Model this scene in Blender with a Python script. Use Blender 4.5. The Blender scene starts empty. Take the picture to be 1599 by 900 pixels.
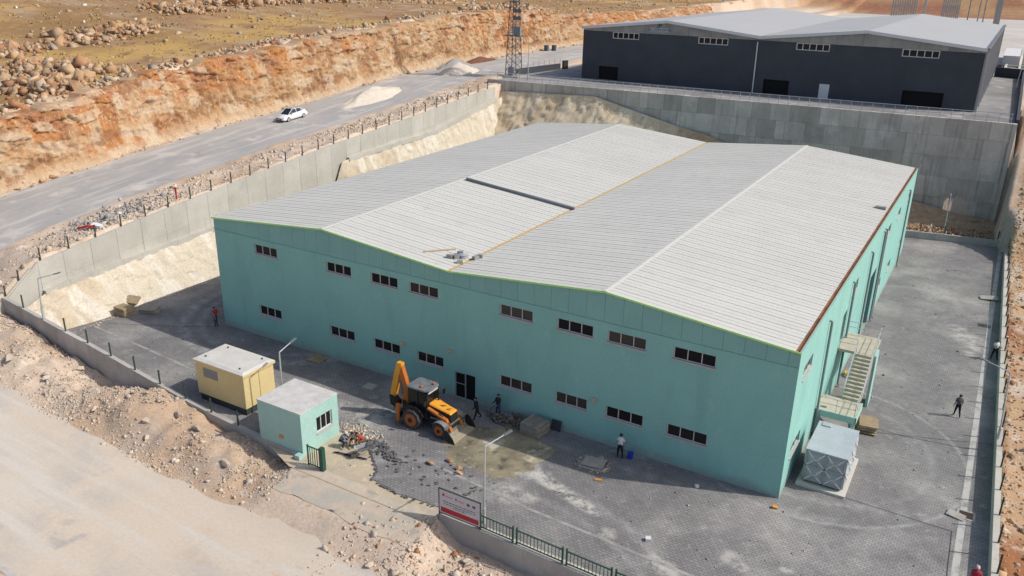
import bpy, bmesh, math, random
import numpy as np
from mathutils import Vector, Matrix, Euler
random.seed(7); rng = np.random.default_rng(7)
S = bpy.context.scene
COL = S.collection
PI = math.pi
# ------------------------------------------------------------------ camera, sky, sun, exposure
cd = bpy.data.cameras.new('camera'); cam = bpy.data.objects.new('camera', cd); COL.objects.link(cam)
CX, CY, CZ = 7.2527, -44.7278, 29.6025
YAW, PIT, ROL, FPX = -0.5293, -0.3686, 0.0198, 1296.48
f = Vector((math.sin(YAW)*math.cos(PIT), math.cos(YAW)*math.cos(PIT), math.sin(PIT)))
r = Vector((math.cos(YAW), -math.sin(YAW), 0)); u = r.cross(f)
r2 = r*math.cos(ROL) + u*math.sin(ROL); u2 = -r*math.sin(ROL) + u*math.cos(ROL)
cam.matrix_world = Matrix(((r2.x, u2.x, -f.x, CX), (r2.y, u2.y, -f.y, CY), (r2.z, u2.z, -f.z, CZ), (0, 0, 0, 1)))
cd.sensor_width = 36.0; cd.lens = 36.0*FPX/1599.0; cd.clip_end = 3000; cd.clip_start = 0.5
S.camera = cam
SUN = Vector((1.0, 0.37, 1.0)).normalized()
W = bpy.data.worlds.new('World'); S.world = W; W.use_nodes = True
nt = W.node_tree; bg = nt.nodes['Background']; sky = nt.nodes.new('ShaderNodeTexSky')
sky.sky_type = 'NISHITA'; sky.sun_disc = False
sky.sun_elevation = math.asin(SUN.z); sky.sun_rotation = math.atan2(SUN.x, SUN.y)
sky.altitude = 600; sky.air_density = 0.8; sky.dust_density = 4.0
nt.links.new(sky.outputs[0], bg.inputs[0]); bg.inputs[1].default_value = 0.15
sl = bpy.data.lights.new('sun', 'SUN'); sl.energy = 3.3; sl.angle = math.radians(0.53); sl.color = (1.0, 0.955, 0.89)
so = bpy.data.objects.new('sun', sl); COL.objects.link(so); so.rotation_euler = SUN.to_track_quat('Z', 'Y').to_euler()
so.location = (40, 15, 60)
vs = S.view_settings; vs.view_transform = 'Standard'; vs.look = 'None'; vs.exposure = 0.02; vs.gamma = 1.0; vs.use_curve_mapping = False
S.render.engine = 'CYCLES'
# ------------------------------------------------------------------ noise
def _h(ix, iy, iz, seed):
    n = (ix*374761393 + iy*668265263 + iz*2147483647 + seed*974711) & 0xFFFFFFFF
    n = ((n ^ (n >> 13))*1274126177) & 0xFFFFFFFF
    n = (n ^ (n >> 16)) & 0xFFFFFFFF
    return n.astype(np.float64)/4294967295.0
def vnoise(x, y, z=0.0, seed=0):
    x = np.asarray(x, float); y = np.asarray(y, float); z = np.asarray(z, float)+0*x; y = y+0*x
    ix = np.floor(x).astype(np.int64); iy = np.floor(y).astype(np.int64); iz = np.floor(z).astype(np.int64)
    fx, fy, fz = x-ix, y-iy, z-iz
    fx = fx*fx*(3-2*fx); fy = fy*fy*(3-2*fy); fz = fz*fz*(3-2*fz)
    def c(a, b, d): return _h(ix+a, iy+b, iz+d, seed)
    r0 = (c(0,0,0)*(1-fx)+c(1,0,0)*fx)*(1-fy)+(c(0,1,0)*(1-fx)+c(1,1,0)*fx)*fy
    r1 = (c(0,0,1)*(1-fx)+c(1,0,1)*fx)*(1-fy)+(c(0,1,1)*(1-fx)+c(1,1,1)*fx)*fy
    return r0*(1-fz)+r1*fz
def fbm(x, y, z=0.0, oct=4, seed=0, gain=.5):
    a, s, t = 1.0, 0.0, 0.0
    for o in range(oct):
        s = s+a*(vnoise(np.asarray(x)*2**o, np.asarray(y)*2**o, np.asarray(z)*2**o, seed+o*17)*2-1); t += a; a *= gain
    return s/t
def cellblock(x, y, seed=0):
    """jittered-grid voronoi: random value of nearest cell and edge nearness"""
    ix = np.floor(x).astype(np.int64); iy = np.floor(y).astype(np.int64)
    d1 = np.full(x.shape, 1e9); d2 = np.full(x.shape, 1e9); v = np.zeros(x.shape)
    for a in (-1, 0, 1):
        for b in (-1, 0, 1):
            cx = ix+a; cy = iy+b
            px = cx+.15+.7*_h(cx, cy, cx*0, seed); py = cy+.15+.7*_h(cx, cy, cx*0+1, seed)
            d = (px-x)**2+(py-y)**2; val = _h(cx, cy, cx*0+2, seed)
            near = d < d1
            d2 = np.where(near, d1, np.minimum(d2, d)); v = np.where(near, val, v); d1 = np.where(near, d, d1)
    return v, np.sqrt(d2)-np.sqrt(d1)
# ------------------------------------------------------------------ materials
def rgb(*c): return (c[0], c[1], c[2], 1)
MATS = {}
def M(name, col, rough=.85, col2=None, scale=1.0, detail=6, amt=1.0, bump=0.0, bscale=25, metal=0.0, rnd=0.0, streak=None, spots=None, spec=.3, coords='pos', attr=None, alpha=None, lo=.35, hi=.65):
    if name in MATS: return MATS[name]
    m = bpy.data.materials.new(name); m.use_nodes = True; n = m.node_tree.nodes; L = m.node_tree.links
    b = n['Principled BSDF']; b.inputs['Roughness'].default_value = rough; b.inputs['Metallic'].default_value = metal
    b.inputs['Specular IOR Level'].default_value = spec
    geo = n.new('ShaderNodeNewGeometry'); pos = geo.outputs['Position']
    if coords == 'obj': pos = n.new('ShaderNodeTexCoord').outputs['Object']
    def mix(a, bb, fac, typ='MIX'):
        x = n.new('ShaderNodeMix'); x.data_type = 'RGBA'; x.blend_type = typ
        for s, v in ((0, fac), (6, a), (7, bb)):
            if hasattr(v, 'is_output'): L.new(v, x.inputs[s])
            else: x.inputs[s].default_value = v if s == 0 else rgb(*v)
        return x.outputs[2]
    def noise(sc, det=detail, stretch=None, rg=.6):
        t = n.new('ShaderNodeTexNoise'); t.inputs['Scale'].default_value = sc; t.inputs['Detail'].default_value = det; t.inputs['Roughness'].default_value = rg
        p_ = pos
        if stretch:
            v = n.new('ShaderNodeVectorMath'); v.operation = 'MULTIPLY'; v.inputs[1].default_value = stretch; L.new(p_, v.inputs[0]); p_ = v.outputs[0]
        L.new(p_, t.inputs['Vector']); return t.outputs['Fac']
    def ramp(fac, a, c):
        x = n.new('ShaderNodeMapRange'); x.inputs[1].default_value = a; x.inputs[2].default_value = c; L.new(fac, x.inputs[0]); return x.outputs[0]
    c = col
    if attr:
        a_ = n.new('ShaderNodeAttribute'); a_.attribute_name = attr; c = a_.outputs['Color']
    if col2 is not None:
        fac = ramp(noise(scale), lo, hi)
        if amt < 1:
            mm = n.new('ShaderNodeMath'); mm.operation = 'MULTIPLY'; mm.inputs[1].default_value = amt; L.new(fac, mm.inputs[0]); fac = mm.outputs[0]
        c = mix(c, col2, fac)
    if spots:   # (colour, scale, lo, hi)
        for sc_, s_, a0, a1 in spots: c = mix(c, sc_, ramp(noise(s_, 5), a0, a1))
    if streak:  # (colour, stretch, lo, hi)
        c = mix(c, streak[0], ramp(noise(1.0, 5, streak[1]), streak[2], streak[3]))
    if rnd:
        oi = n.new('ShaderNodeObjectInfo'); x = ramp(oi.outputs['Random'], 0, 1)
        mr = n.new('ShaderNodeMapRange'); mr.inputs[3].default_value = 1-rnd; mr.inputs[4].default_value = 1+rnd; L.new(oi.outputs['Random'], mr.inputs[0])
        cc = n.new('ShaderNodeCombineColor')
        for i in range(3): L.new(mr.outputs[0], cc.inputs[i])
        c = mix(c, cc.outputs[0], 1.0, 'MULTIPLY')
    # fine grain always
    gr = .24 if name in ('ground_mat', 'dry_hillside', 'cut_rock', 'cream_rock') else .1
    g = n.new('ShaderNodeMapRange'); g.inputs[1].default_value = .25; g.inputs[2].default_value = .75; g.inputs[3].default_value = 1-gr; g.inputs[4].default_value = 1+gr
    L.new(noise(6.0, 8, None, .7), g.inputs[0]); cc = n.new('ShaderNodeCombineColor')
    for i in range(3): L.new(g.outputs[0], cc.inputs[i])
    c = mix(c, cc.outputs[0], 1.0, 'MULTIPLY')
    L.new(c, b.inputs['Base Color'])
    if bump:
        bp = n.new('ShaderNodeBump'); bp.inputs['Strength'].default_value = bump; bp.inputs['Distance'].default_value = .05
        L.new(noise(bscale, 6, None, .65), bp.inputs['Height']); L.new(bp.outputs[0], b.inputs['Normal'])
    MATS[name] = m; return m
# ------------------------------------------------------------------ mesh helpers
class MB:
    def __init__(s): s.v = []; s.f = []; s.m = []
    def add(s, vs, fs, mi=0):
        o = len(s.v); s.v += [tuple(p) for p in vs]; s.f += [tuple(i+o for i in q) for q in fs]; s.m += [mi]*len(fs); return s
    def box(s, x0, x1, y0, y1, z0, z1, mi=0, rot=None, about=None):
        vs = [Vector((x, y, z)) for z in (z0, z1) for y in (y0, y1) for x in (x0, x1)]
        if rot is not None:
            c = Vector(about) if about is not None else Vector(((x0+x1)/2, (y0+y1)/2, (z0+z1)/2)); R = Euler(rot).to_matrix(); vs = [R@(p-c)+c for p in vs]
        return s.add(vs, [(0,2,3,1),(4,5,7,6),(0,1,5,4),(2,6,7,3),(0,4,6,2),(1,3,7,5)], mi)
    def cbox(s, c, d, rot=None, mi=0):
        return s.box(c[0]-d[0]/2, c[0]+d[0]/2, c[1]-d[1]/2, c[1]+d[1]/2, c[2]-d[2]/2, c[2]+d[2]/2, mi, rot)
    def bar(s, p, q, w, h, mi=0, up=(0,0,1)):
        p, q = Vector(p), Vector(q); d = (q-p).normalized(); a = Vector(up).cross(d)
        if a.length < 1e-4: a = Vector((1,0,0)).cross(d)
        a.normalize(); b = d.cross(a); a = a*w/2; b = b*h/2
        vs = [p-a-b, p+a-b, p+a+b, p-a+b, q-a-b, q+a-b, q+a+b, q-a+b]
        return s.add(vs, [(3,2,1,0),(4,5,6,7),(0,1,5,4),(1,2,6,5),(2,3,7,6),(3,0,4,7)], mi)
    def tube(s, pts, rad, n=8, mi=0, caps=True):
        pts = [Vector(p) for p in pts]; rr = rad if isinstance(rad, (list, tuple)) else [rad]*len(pts); vs = []; k = len(pts)
        for i, p in enumerate(pts):
            d = (pts[min(i+1, k-1)]-pts[max(i-1, 0)]).normalized(); a = Vector((0,0,1)).cross(d)
            if a.length < 1e-3: a = Vector((1,0,0)).cross(d)
            a.normalize(); b = d.cross(a)
            vs += [p+(a*math.cos(2*PI*j/n)+b*math.sin(2*PI*j/n))*rr[i] for j in range(n)]
        fs = [(i*n+j, i*n+(j+1)%n, (i+1)*n+(j+1)%n, (i+1)*n+j) for i in range(k-1) for j in range(n)]
        if caps: fs += [tuple(range(n-1, -1, -1)), tuple((k-1)*n+j for j in range(n))]
        return s.add(vs, fs, mi)
    def wheel(s, c, R, w, n=20, mi=0, prof=None):   # axis along y
        prof = prof or [(R*.80, -w/2), (R*.97, -w/2), (R, -w*.3), (R, w*.3), (R*.97, w/2), (R*.80, w/2)]
        vs = []; k = len(prof)
        for (rad, y) in prof:
            vs += [(c[0]+rad*math.cos(2*PI*j/n), c[1]+y, c[2]+rad*math.sin(2*PI*j/n)) for j in range(n)]
        fs = [(i*n+j, (i+1)*n+j, (i+1)*n+(j+1)%n, i*n+(j+1)%n) for i in range(k-1) for j in range(n)]
        fs += [tuple(range(n)), tuple((k-1)*n+j for j in range(n-1, -1, -1))]
        return s.add(vs, fs, mi)
    def prism(s, poly, a, b, axis='y', mi=0):   # poly of (u,v); extruded along axis from a to b
        n = len(poly); ar = sum(poly[i][0]*poly[(i+1)%n][1]-poly[(i+1)%n][0]*poly[i][1] for i in range(n))
        if ar < 0: poly = poly[::-1]
        def P(t, q): return {'y': (q[0], t, q[1]), 'x': (t, q[0], q[1]), 'z': (q[0], q[1], t)}[axis]
        vs = [P(a, q) for q in poly]+[P(b, q) for q in poly]
        fs = [tuple(range(n)), tuple(range(2*n-1, n-1, -1))]+[(i+n, (i+1)%n+n, (i+1)%n, i) for i in range(n)]
        if axis in ('x', 'z'): fs = [q[::-1] for q in fs]
        return s.add(vs, fs, mi)
    def mesh(s, name, mats):
        me = bpy.data.meshes.new(name); me.from_pydata(s.v, [], s.f)
        for m in (mats if isinstance(mats, (list, tuple)) else [mats]): me.materials.append(m)
        if max(s.m, default=0): me.polygons.foreach_set('material_index', s.m)
        me.update(); return me
    def build(s, name, mats, parent=None, smooth=False, loc=None, rotz=None, bevel=0):
        o = link(name, s.mesh(name, mats), parent, loc, rotz)
        if smooth:
            for p in o.data.polygons: p.use_smooth = True
            o.data.set_sharp_from_angle(angle=math.radians(smooth if smooth is not True else 40))
        if bevel:
            md = o.modifiers.new('bevel', 'BEVEL'); md.width = bevel; md.segments = 2; md.limit_method = 'ANGLE'
        return o
def link(name, me, parent=None, loc=None, rotz=None):
    o = bpy.data.objects.new(name, me); COL.objects.link(o)
    if parent: o.parent = parent
    if loc is not None: o.location = loc
    if rotz is not None: o.rotation_euler = (0, 0, rotz)
    return o
def tag(o, label=None, cat=None, group=None, kind=None):
    if cat and not kind: kind = 'thing'
    for k, v in (('label', label), ('category', cat), ('group', group), ('kind', kind)):
        if v: o[k] = v
    return o
def thing(name, label, cat, loc=(0, 0, 0), rotz=0, group=None):
    return tag(link(name, None, None, loc, rotz), label, cat, group)
def npmesh(name, V, F, mats, parent=None, col=None, smooth=True, kind=None):
    me = bpy.data.meshes.new(name); V = np.asarray(V, np.float32); F = np.asarray(F, np.int32); k = F.shape[1]
    me.vertices.add(len(V)); me.vertices.foreach_set('co', V.ravel()); me.loops.add(F.size); me.loops.foreach_set('vertex_index', F.ravel())
    me.polygons.add(len(F)); me.polygons.foreach_set('loop_start', np.arange(0, F.size, k, dtype=np.int32))
    try: me.polygons.foreach_set('loop_total', np.full(len(F), k, np.int32))
    except Exception: pass
    if smooth: me.polygons.foreach_set('use_smooth', np.ones(len(F), bool))
    me.update(calc_edges=True)
    if col is not None:
        a = me.color_attributes.new('Col', 'FLOAT_COLOR', 'POINT'); c = np.ones((len(V), 4), np.float32); c[:, :3] = col; a.data.foreach_set('color', c.ravel())
    for m in (mats if isinstance(mats, (list, tuple)) else [mats]): me.materials.append(m)
    o = link(name, me, parent)
    if kind: o['kind'] = kind
    return o
def gridfaces(nx, ny):
    i = np.arange(nx-1)[:, None]; j = np.arange(ny-1)[None, :]; a = (i*ny+j).ravel()
    return np.stack([a, a+ny, a+ny+1, a+1], 1)
def sm(x, a, b):
    t = np.clip((np.asarray(x, float)-a)/(b-a), 0, 1); return t*t*(3-2*t)
# ------------------------------------------------------------------ terrain
def roadz(y): return np.interp(y, [-60,-27,-16,-8,2.3,15.5,28.5,40,63,75,90,160,250,400], [.8,1.6,3.0,5.45,6.8,8.2,9.47,10.3,12.3,12.9,13,13.4,14,14.5])
def frontz(x): return np.interp(x, [-120,-70,-61,-57,-53,-48,-42,-35,-28,-15,0,20,60,300], [3.5,2.2,1.3,.7,.15,-.3,-.6,-1.0,-1.25,-1.35,-1.5,-1.6,-2,-3])
def clifftop(y): return np.interp(y, [-40,-12,3,20,50,87,112,130,170,260,500], [10,11.8,13.7,16.3,19.2,21.3,21.5,20,19,19.5,24])
def rightz(y): return np.interp(y, [-40,-14,0,50,58,66,76,90,600], [-1.6,-1.0,.15,.45,1.0,5.0,11.8,13,13])
def yback(x): return 70.0+.0555*(np.asarray(x, float)+28)
def xright(y): return 11.2-.0185*np.asarray(y, float)
def H(x, y, rough=True):
    x = np.asarray(x, float); y = np.asarray(y, float)
    n1 = fbm(x*.35, y*.35, 0, 4, 3); n2 = fbm(x*1.3, y*1.3, 0, 3, 9); nb = fbm(x*.02, y*.02, 0, 4, 21)
    left = frontz(x)*(1-sm(y, -15, -8.2))+roadz(y)*sm(y, -15, -8.2)
    onroadL = sm(x, -81.0, -80.2)*(1-sm(x, -67.6, -66.6))
    left = left+(1-onroadL)*(.16+.32*n1+.2*n2)
    # front ground: road y -27..-16.6, spoil mound between road and wall
    fz = frontz(x)
    ap = sm(x, -29, -26.8)*(1-sm(x, -16.6, -14.8))*sm(y, -17.5, -15); fz = fz*(1-ap)+ap*(-.075+np.minimum(0, y+12.9)*.2)
    mnd = sm(y, -17.2, -14.3)*(1-ap)
    bump = .55+.55*n1+.34*n2+.14*fbm(x*3.1, y*3.1, 0, 2, 14)+1.0*np.exp(-((x+41)/3.2)**2-((y+12.6)/2.2)**2)+.7*np.exp(-((x+34)/2.5)**2-((y+13.8)/1.8)**2)-.9*np.exp(-((x+48)/3)**2-((y+12)/1.3)**2)+.5*np.exp(-((x+55)/4)**2-((y+13.5)/2)**2)
    rgt = sm(x, -19.5, -16)
    fz = fz+mnd*bump*(1-.75*rgt)*(1-sm(x,-30,-25)*(1-rgt)*.8)
    below = 1-sm(y, -28.5, -27)
    fz = fz+below*(.3+.35*n1+.1*n2)+(1-below)*(.02*n1)
    # zones
    z = np.full(x.shape, -.4)
    wl = 1-sm(x, -61.32, -61.08); wf = 1-sm(y, -11.55, -11.2)
    z = z*(1-wf)+fz*wf
    z = z*(1-wl)+left*wl
    xb = xright(y)*(1-sm(y, 62.5, 65.5))+8.75*sm(y, 62.5, 65.5); wr = sm(x, xb+.1, xb+.32)*sm(y, -14, -11); z = z*(1-wr)+(rightz(y)+.12+.18*n1+.1*n2)*wr
    wb = sm(y, yback(x)+.05, yback(x)+.28)*sm(x, -64.5, -64)*(1-sm(x, 8.6, 9.4)); z = z*(1-wb)+12.75*wb
    far = sm(y, 82, 95)*sm(x, -67, -60); z = z*(1-far)+(12.8)*far
    # hill
    hill = clifftop(y)+np.maximum(0, -95-x)*.022+np.maximum(0, -150-x)*.075+nb*2.0*sm(-x, 90, 140)+.5*n1+.12*n2
    wh = 1-sm(x, -85.4, -83.2); z = z*(1-wh)+hill*wh
    bank = sm(y, 170, 260)*(1-sm(x, -75, -45)); z = np.maximum(z, bank*(16+2*nb)+(1-bank)*-9)
    z = z+np.maximum(0, y-385)*.16*(1+.2*nb)+np.maximum(0, x-60)*.03
    return z
def axis(segs):
    out = []
    for a, b, st in segs: out += list(np.arange(a, b, st))
    return np.array(sorted(set(np.round(out, 4))))
gx = np.concatenate([-np.geomspace(90, 900, 70)[::-1], axis([(-89.6,-60.8,.4),(-60.8,14,.42),(14,40,1.0)]), np.geomspace(41, 700, 40)])
gx = np.unique(np.concatenate([gx, [-61.32, -61.08]]))
gy = np.concatenate([-np.geomspace(36, 400, 30)[::-1], axis([(-35,-10.6,.3),(-10.6,66,.55),(66,80,.4),(80,170,.9)]), np.geomspace(171, 1200, 80)])
gy = np.unique(np.concatenate([gy, [-11.55, -11.2]]))
GX, GY = np.meshgrid(gx, gy, indexing='ij'); GZ = H(GX, GY)
def mixc(a, b, t): return a*(1-t[..., None])+np.array(b)*t[..., None]
c = np.zeros(GX.shape+(3,))+np.array((.57,.45,.34))
nA = fbm(GX*.12, GY*.12, 0, 4, 31)*.5+.5; nB = fbm(GX*.5, GY*.5, 0, 4, 41)*.5+.5; nC = fbm(GX*.03, GY*.05, 0, 4, 51)*.5+.5
c = mixc(c, (.43,.29,.18), sm(nA, .48, .7)*.7); c = mixc(c, (.40,.35,.29), sm(nB, .56, .72)*.5)
hillm = 1-sm(GX, -88, -84.5); oc = np.zeros(c.shape)+np.array((.30,.175,.072))
oc = mixc(oc, (.47,.295,.10), sm(nC, .5, .62)); oc = mixc(oc, (.33,.195,.10), sm(nA, .48, .62)); oc = mixc(oc, (.40,.31,.21), sm(nB, .56, .68)*sm(nA, .4, .6))
c = c*(1-hillm[..., None])+oc*hillm[..., None]
rgm = sm(GX, 9, 11)*sm(GY, -14, -10); orr = np.zeros(c.shape)+np.array((.47,.31,.18)); orr = mixc(orr, (.33,.145,.065), sm(nA, .52, .7)); orr = mixc(orr, (.52,.43,.33), sm(nB, .55, .7))
c = c*(1-rgm[..., None])+orr*rgm[..., None]
farm = sm(GY, 330, 400); fo = mixc(np.zeros(c.shape)+np.array((.36,.21,.10)), (.27,.11,.06), sm(nC, .5, .6)); fo = mixc(fo, (.40,.28,.10), sm(GY, 420, 470)); c = c*(1-farm[..., None])+fo*farm[..., None]
MG = M('ground_mat', (.5,.42,.32), .95, attr='Col', spots=[((.40,.30,.21), 1.3, .58, .74), ((.62,.53,.44), .8, .58, .70), ((.45,.32,.21), .4, .60, .76)], bump=.8, bscale=3.0)
MHILL = M('dry_hillside', (.4,.3,.1), .95, attr='Col', spots=[((.25,.15,.075), .35, .54, .68), ((.47,.30,.12), .6, .56, .70), ((.21,.125,.065), 1.2, .60, .72), ((.47,.39,.29), 1.9, .66, .76)], bump=1.0, bscale=2.0)
ground = npmesh('ground', np.stack([GX, GY, GZ], -1).reshape(-1, 3), gridfaces(len(gx), len(gy)), [MG, MHILL], col=c.reshape(-1, 3), kind='structure')
_fx = gx[:-1]+.5*np.diff(gx); ground.data.polygons.foreach_set('material_index', ((_fx[:, None] < -84.6) | (gy[None, :-1] > 375)).astype(np.int32).ravel()); ground.data.update()

# roads: sheets that follow the ground
def sheet(name, xs, ys, zf, mat, edge=0.0, kind='structure', lift=.05):
    X, Y = np.meshgrid(xs, ys, indexing='ij'); n = fbm(Y*.4, X*0+3.3, 0, 4, 5)*edge; w = fbm(X*.4, Y*0+1.7, 0, 4, 6)*edge
    fx = ((X == xs[0]) | (X == xs[-1])); fy = ((Y == ys[0]) | (Y == ys[-1]))
    X = X+n*fx; Y = Y+w*fy
    Z = zf(X, Y)+lift
    return npmesh(name, np.stack([X, Y, Z], -1).reshape(-1, 3), gridfaces(len(xs), len(ys)), mat, kind=kind)
MASP = M('dusty_asphalt', (.345,.335,.32), .9, (.43,.405,.37), .16, amt=.8, spots=[((.56,.51,.45), .3, .54, .68), ((.29,.28,.27), .5, .60, .75)], streak=((.50,.475,.435), (.9,.05,.9), .52, .66), bump=.15, bscale=30)
MASPF = M('dusty_front_road', (.41,.39,.365), .92, (.56,.48,.385), .13, lo=.38, hi=.58, spots=[((.57,.485,.385), .2, .46, .62), ((.35,.335,.315), .35, .62, .76), ((.52,.36,.22), .12, .66, .76)], streak=((.57,.52,.45), (.06,.7,.9), .50, .66), bump=.15, bscale=22)
sheet('road', np.arange(-80.2, -66.6, .8), np.concatenate([np.arange(-8, 90, 1.0), np.arange(90, 240, 5)]), lambda x, y: roadz(y)+.012*(7-np.abs(x+73.5))-.02, MASP, .5)
def frz(x, y): return frontz(x)+.0
fr = sheet('road', np.arange(-66, 34, 1.0), np.arange(-27.3, -16.4, .55), lambda x, y: np.maximum(frz(x, y), H(x, y)-.02), MASPF, .9, lift=.03)
# kerb line on the far side of the upper road, and on the near side of the front road
kb = MB()
ys = np.arange(-8, 150, 3.0)
for a, b in zip(ys[:-1], ys[1:]):
    kb.bar((-80.75, a, float(roadz(a))+.04), (-80.75, b-.04, float(roadz(b))+.04), .28, .22)
MCON = M('concrete', (.42,.40,.365), .9, (.34,.325,.30), .6, amt=.8, spots=[((.50,.48,.44), .25, .52, .7)], streak=((.28,.265,.24), (1.6,1.6,.18), .58, .78), rnd=.07, bump=.12, bscale=14)
tag(kb.build('kerb', MCON), kind='structure')
kb = MB(); xs = np.arange(-60, 20, 2.0)
for a, b in zip(xs[:-1], xs[1:]): kb.bar((a, -27.45, float(frontz(a))+.07), (b-.03, -27.45, float(frontz(b))+.07), .3, .2)
tag(kb.build('kerb', MCON), kind='structure')

# rock faces -------------------------------------------------------------------
def rockface(name, s, prof, mat, disp, seed, colf, kind='structure', block=(1.6, .9), along='y'):
    """s: stations; prof(s)->(N,3) base points up the face and outward normal sign; blocky displacement"""
    P = np.array([prof(q) for q in s]); n = P.shape[1]
    Sg = np.repeat(np.asarray(s, float)[:, None], n, 1); T = P[..., 2]
    warp = fbm(Sg*.25, T*.25, 0, 3, seed+3)*1.3
    v, e = cellblock(Sg/block[0]+warp*.5, T/block[1]+warp, seed); v2, e2 = cellblock(Sg/.75+warp, T/.5+warp*.6, seed+5)
    d = disp*((v-.5)*1.2+(v2-.5)*.45+fbm(Sg*.18, T*.3, 0, 3, seed+7)*1.1+fbm(Sg*1.6, T*.5, 0, 3, seed+11)*.35+fbm(Sg*3.5, T*2.2, 0, 3, seed+13)*.8-.22*(1-sm(e, 0, .1)))
    fade = sm(np.arange(n)/(n-1), 0, .08)*(1-sm(np.arange(n)/(n-1), .93, 1.0)*.7); d = d*fade[None, :]
    if along == 'y': P[..., 0] += d
    else: P[..., 1] -= d
    P[..., 2] += .25*disp*(v2-.5)*fade[None, :]
    return npmesh(name, P.reshape(-1, 3), gridfaces(len(s), n), mat, col=colf(Sg, T, v, v2, seed).reshape(-1, 3), kind=kind, smooth=False)
def cliffcol(s, t, v, v2, seed):
    a = fbm(s*.08, t*.15, 0, 4, seed+60)*.5+.5; b = fbm(s*.5, t*.25, 0, 4, seed+70)*.5+.5
    c = np.zeros(s.shape+(3,))+np.array((.50,.31,.16)); c = mixc(c, (.44,.20,.075), sm(a, .48, .62)); c = mixc(c, (.56,.43,.28), sm(b, .5, .66)); c = mixc(c, (.37,.17,.085), sm(v2, .78, .85)*.7)
    c = mixc(c, (.58,.49,.37), sm(v, .82, .86)*.6)
    rel = (t-roadz(s)); c = mixc(c, (.55,.43,.29), (1-sm(rel, .5, 3.0))*.6)
    return c
MROCK = M('cut_rock', (.5,.35,.2), .95, attr='Col', spots=[((.32,.165,.08), 1.1, .58, .72), ((.55,.44,.32), 2.3, .62, .72), ((.19,.10,.055), 3.6, .60, .70)], streak=((.50,.38,.25), (3.0,3.0,.3), .57, .70), bump=1.0, bscale=3.5)
def cliff():
    ys = np.concatenate([np.arange(-24, 130, .2), np.arange(130, 235, .5)]); n = 60; t = np.linspace(0, 1, n); T, Yg = np.meshgrid(t, ys); top = T > .955
    z0 = roadz(Yg)-.1; z1 = clifftop(Yg)+.5*fbm(Yg*.35, Yg*0, 0, 3, 401); Z = z0+(z1-z0)*np.minimum(T/.955, 1)
    X = -81.0-.5*T-1.7*T**2-np.where(top, (T-.955)/.045*2.6, 0)
    up = sm(T, .42, .7); wv = fbm(Yg*.22, Z*.22, 0, 3, 402)
    def rid(a, b, sd, o=4): 
        q = 0; g = 1.0; tt = 0
        for k in range(o): q = q+g*(1-np.abs(vnoise(a*2**k, b*2**k, 0, sd+k)*2-1)); tt += g; g *= .55
        return q/tt
    v, e = cellblock(Yg/2.6+wv*.7, Z/1.0+wv*.5, 403); v2, e2 = cellblock(Yg/1.0+wv*.6, Z/.5+wv*.4, 404)
    gro = rid(Yg*1.6, Z*.16, 405, 3); big = rid(Yg*.28+wv, Z*.45+wv, 420, 5); fin = fbm(Yg*3.2, Z*2.4, 0, 3, 408)
    d = 1.5*fbm(Yg*.07, Z*.05, 0, 3, 407)+(.1+.4*up)*(v-.5)+.16*(v2-.5)-(.1+.28*up)*(1-sm(e, 0, .05))-.14*up*(1-sm(e2, 0, .06))-(.55+.5*up)*(big-.6)-(1-up)*.55*(gro-.55)+.26*fin
    foot = (1-sm(T, 0, .22)); d = d*(1-.8*foot)+foot*(.5+.5*fbm(Yg*.3, T*0, 0, 3, 409)); d = d*np.where(top, .4, 1)
    X = X+d; Z = Z+.12*(v2-.5)*(T > .02)+np.where(top, .25*fbm(Yg*.9, X*.9, 0, 3, 410), 0)
    a = fbm(Yg*.06, Z*.12, 0, 4, 411)*.5+.5; b = fbm(Yg*.8, Z*.18, 0, 4, 412)*.5+.5; c3 = fbm(Yg*.3, Z*.5, 0, 4, 413)*.5+.5
    c = np.zeros(X.shape+(3,))+np.array((.40,.245,.125)); c = mixc(c, (.39,.165,.055), sm(a+.2*(up-.5), .45, .58)*.9); c = mixc(c, (.47,.335,.20), sm(b, .50, .66)*.85); c = mixc(c, (.24,.115,.055), sm(big, .66, .78)*.75)  # carved-in ridges get a darker colour, painting shade into the crevices
    c = mixc(c, (.34,.155,.08), sm(v2, .80, .86)*up*.8); c = mixc(c, (.54,.44,.32), sm(v, .80, .84)*.5); c = mixc(c, (.40,.22,.10), sm(c3, .56, .68)*.6); c = mixc(c, (.55,.44,.31), foot*.7)
    c = mixc(c, (.42,.33,.20), top*sm(c3, .4, .6)*.8)
    npmesh('cliff', np.stack([X, Yg, Z], -1).reshape(-1, 3), gridfaces(len(ys), n)[:, ::-1], MROCK, col=c.reshape(-1, 3), kind='structure', smooth=False)
cliff()
def creamcol(s, t, v, v2, seed):
    a = fbm(s*.15, t*.2, 0, 4, seed+60)*.5+.5; b = fbm(s*.9, t*.3, 0, 4, seed+70)*.5+.5
    c = np.zeros(s.shape+(3,))+np.array((.58,.51,.395)); c = mixc(c, (.50,.41,.29), sm(a, .5, .68)); c = mixc(c, (.64,.59,.49), sm(b, .52, .66)); c = mixc(c, (.45,.27,.15), sm(a, .70, .78)*.8)
    return c
MCREAM = M('cream_rock', (.66,.58,.45), .95, attr='Col', streak=((.52,.44,.33), (2.4,2.4,.4), .54, .7), spots=[((.45,.38,.29), 2.2, .60, .74)], bump=1.0, bscale=4)
ltop = lambda y: float(np.interp(y, [-12,-7.4,-4,.5,10,24,28.8,30.2,50,62,69], [1.0,2.9,3.05,3.35,3.85,4.0,4.6,7.3,8.0,10,11]))
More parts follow.
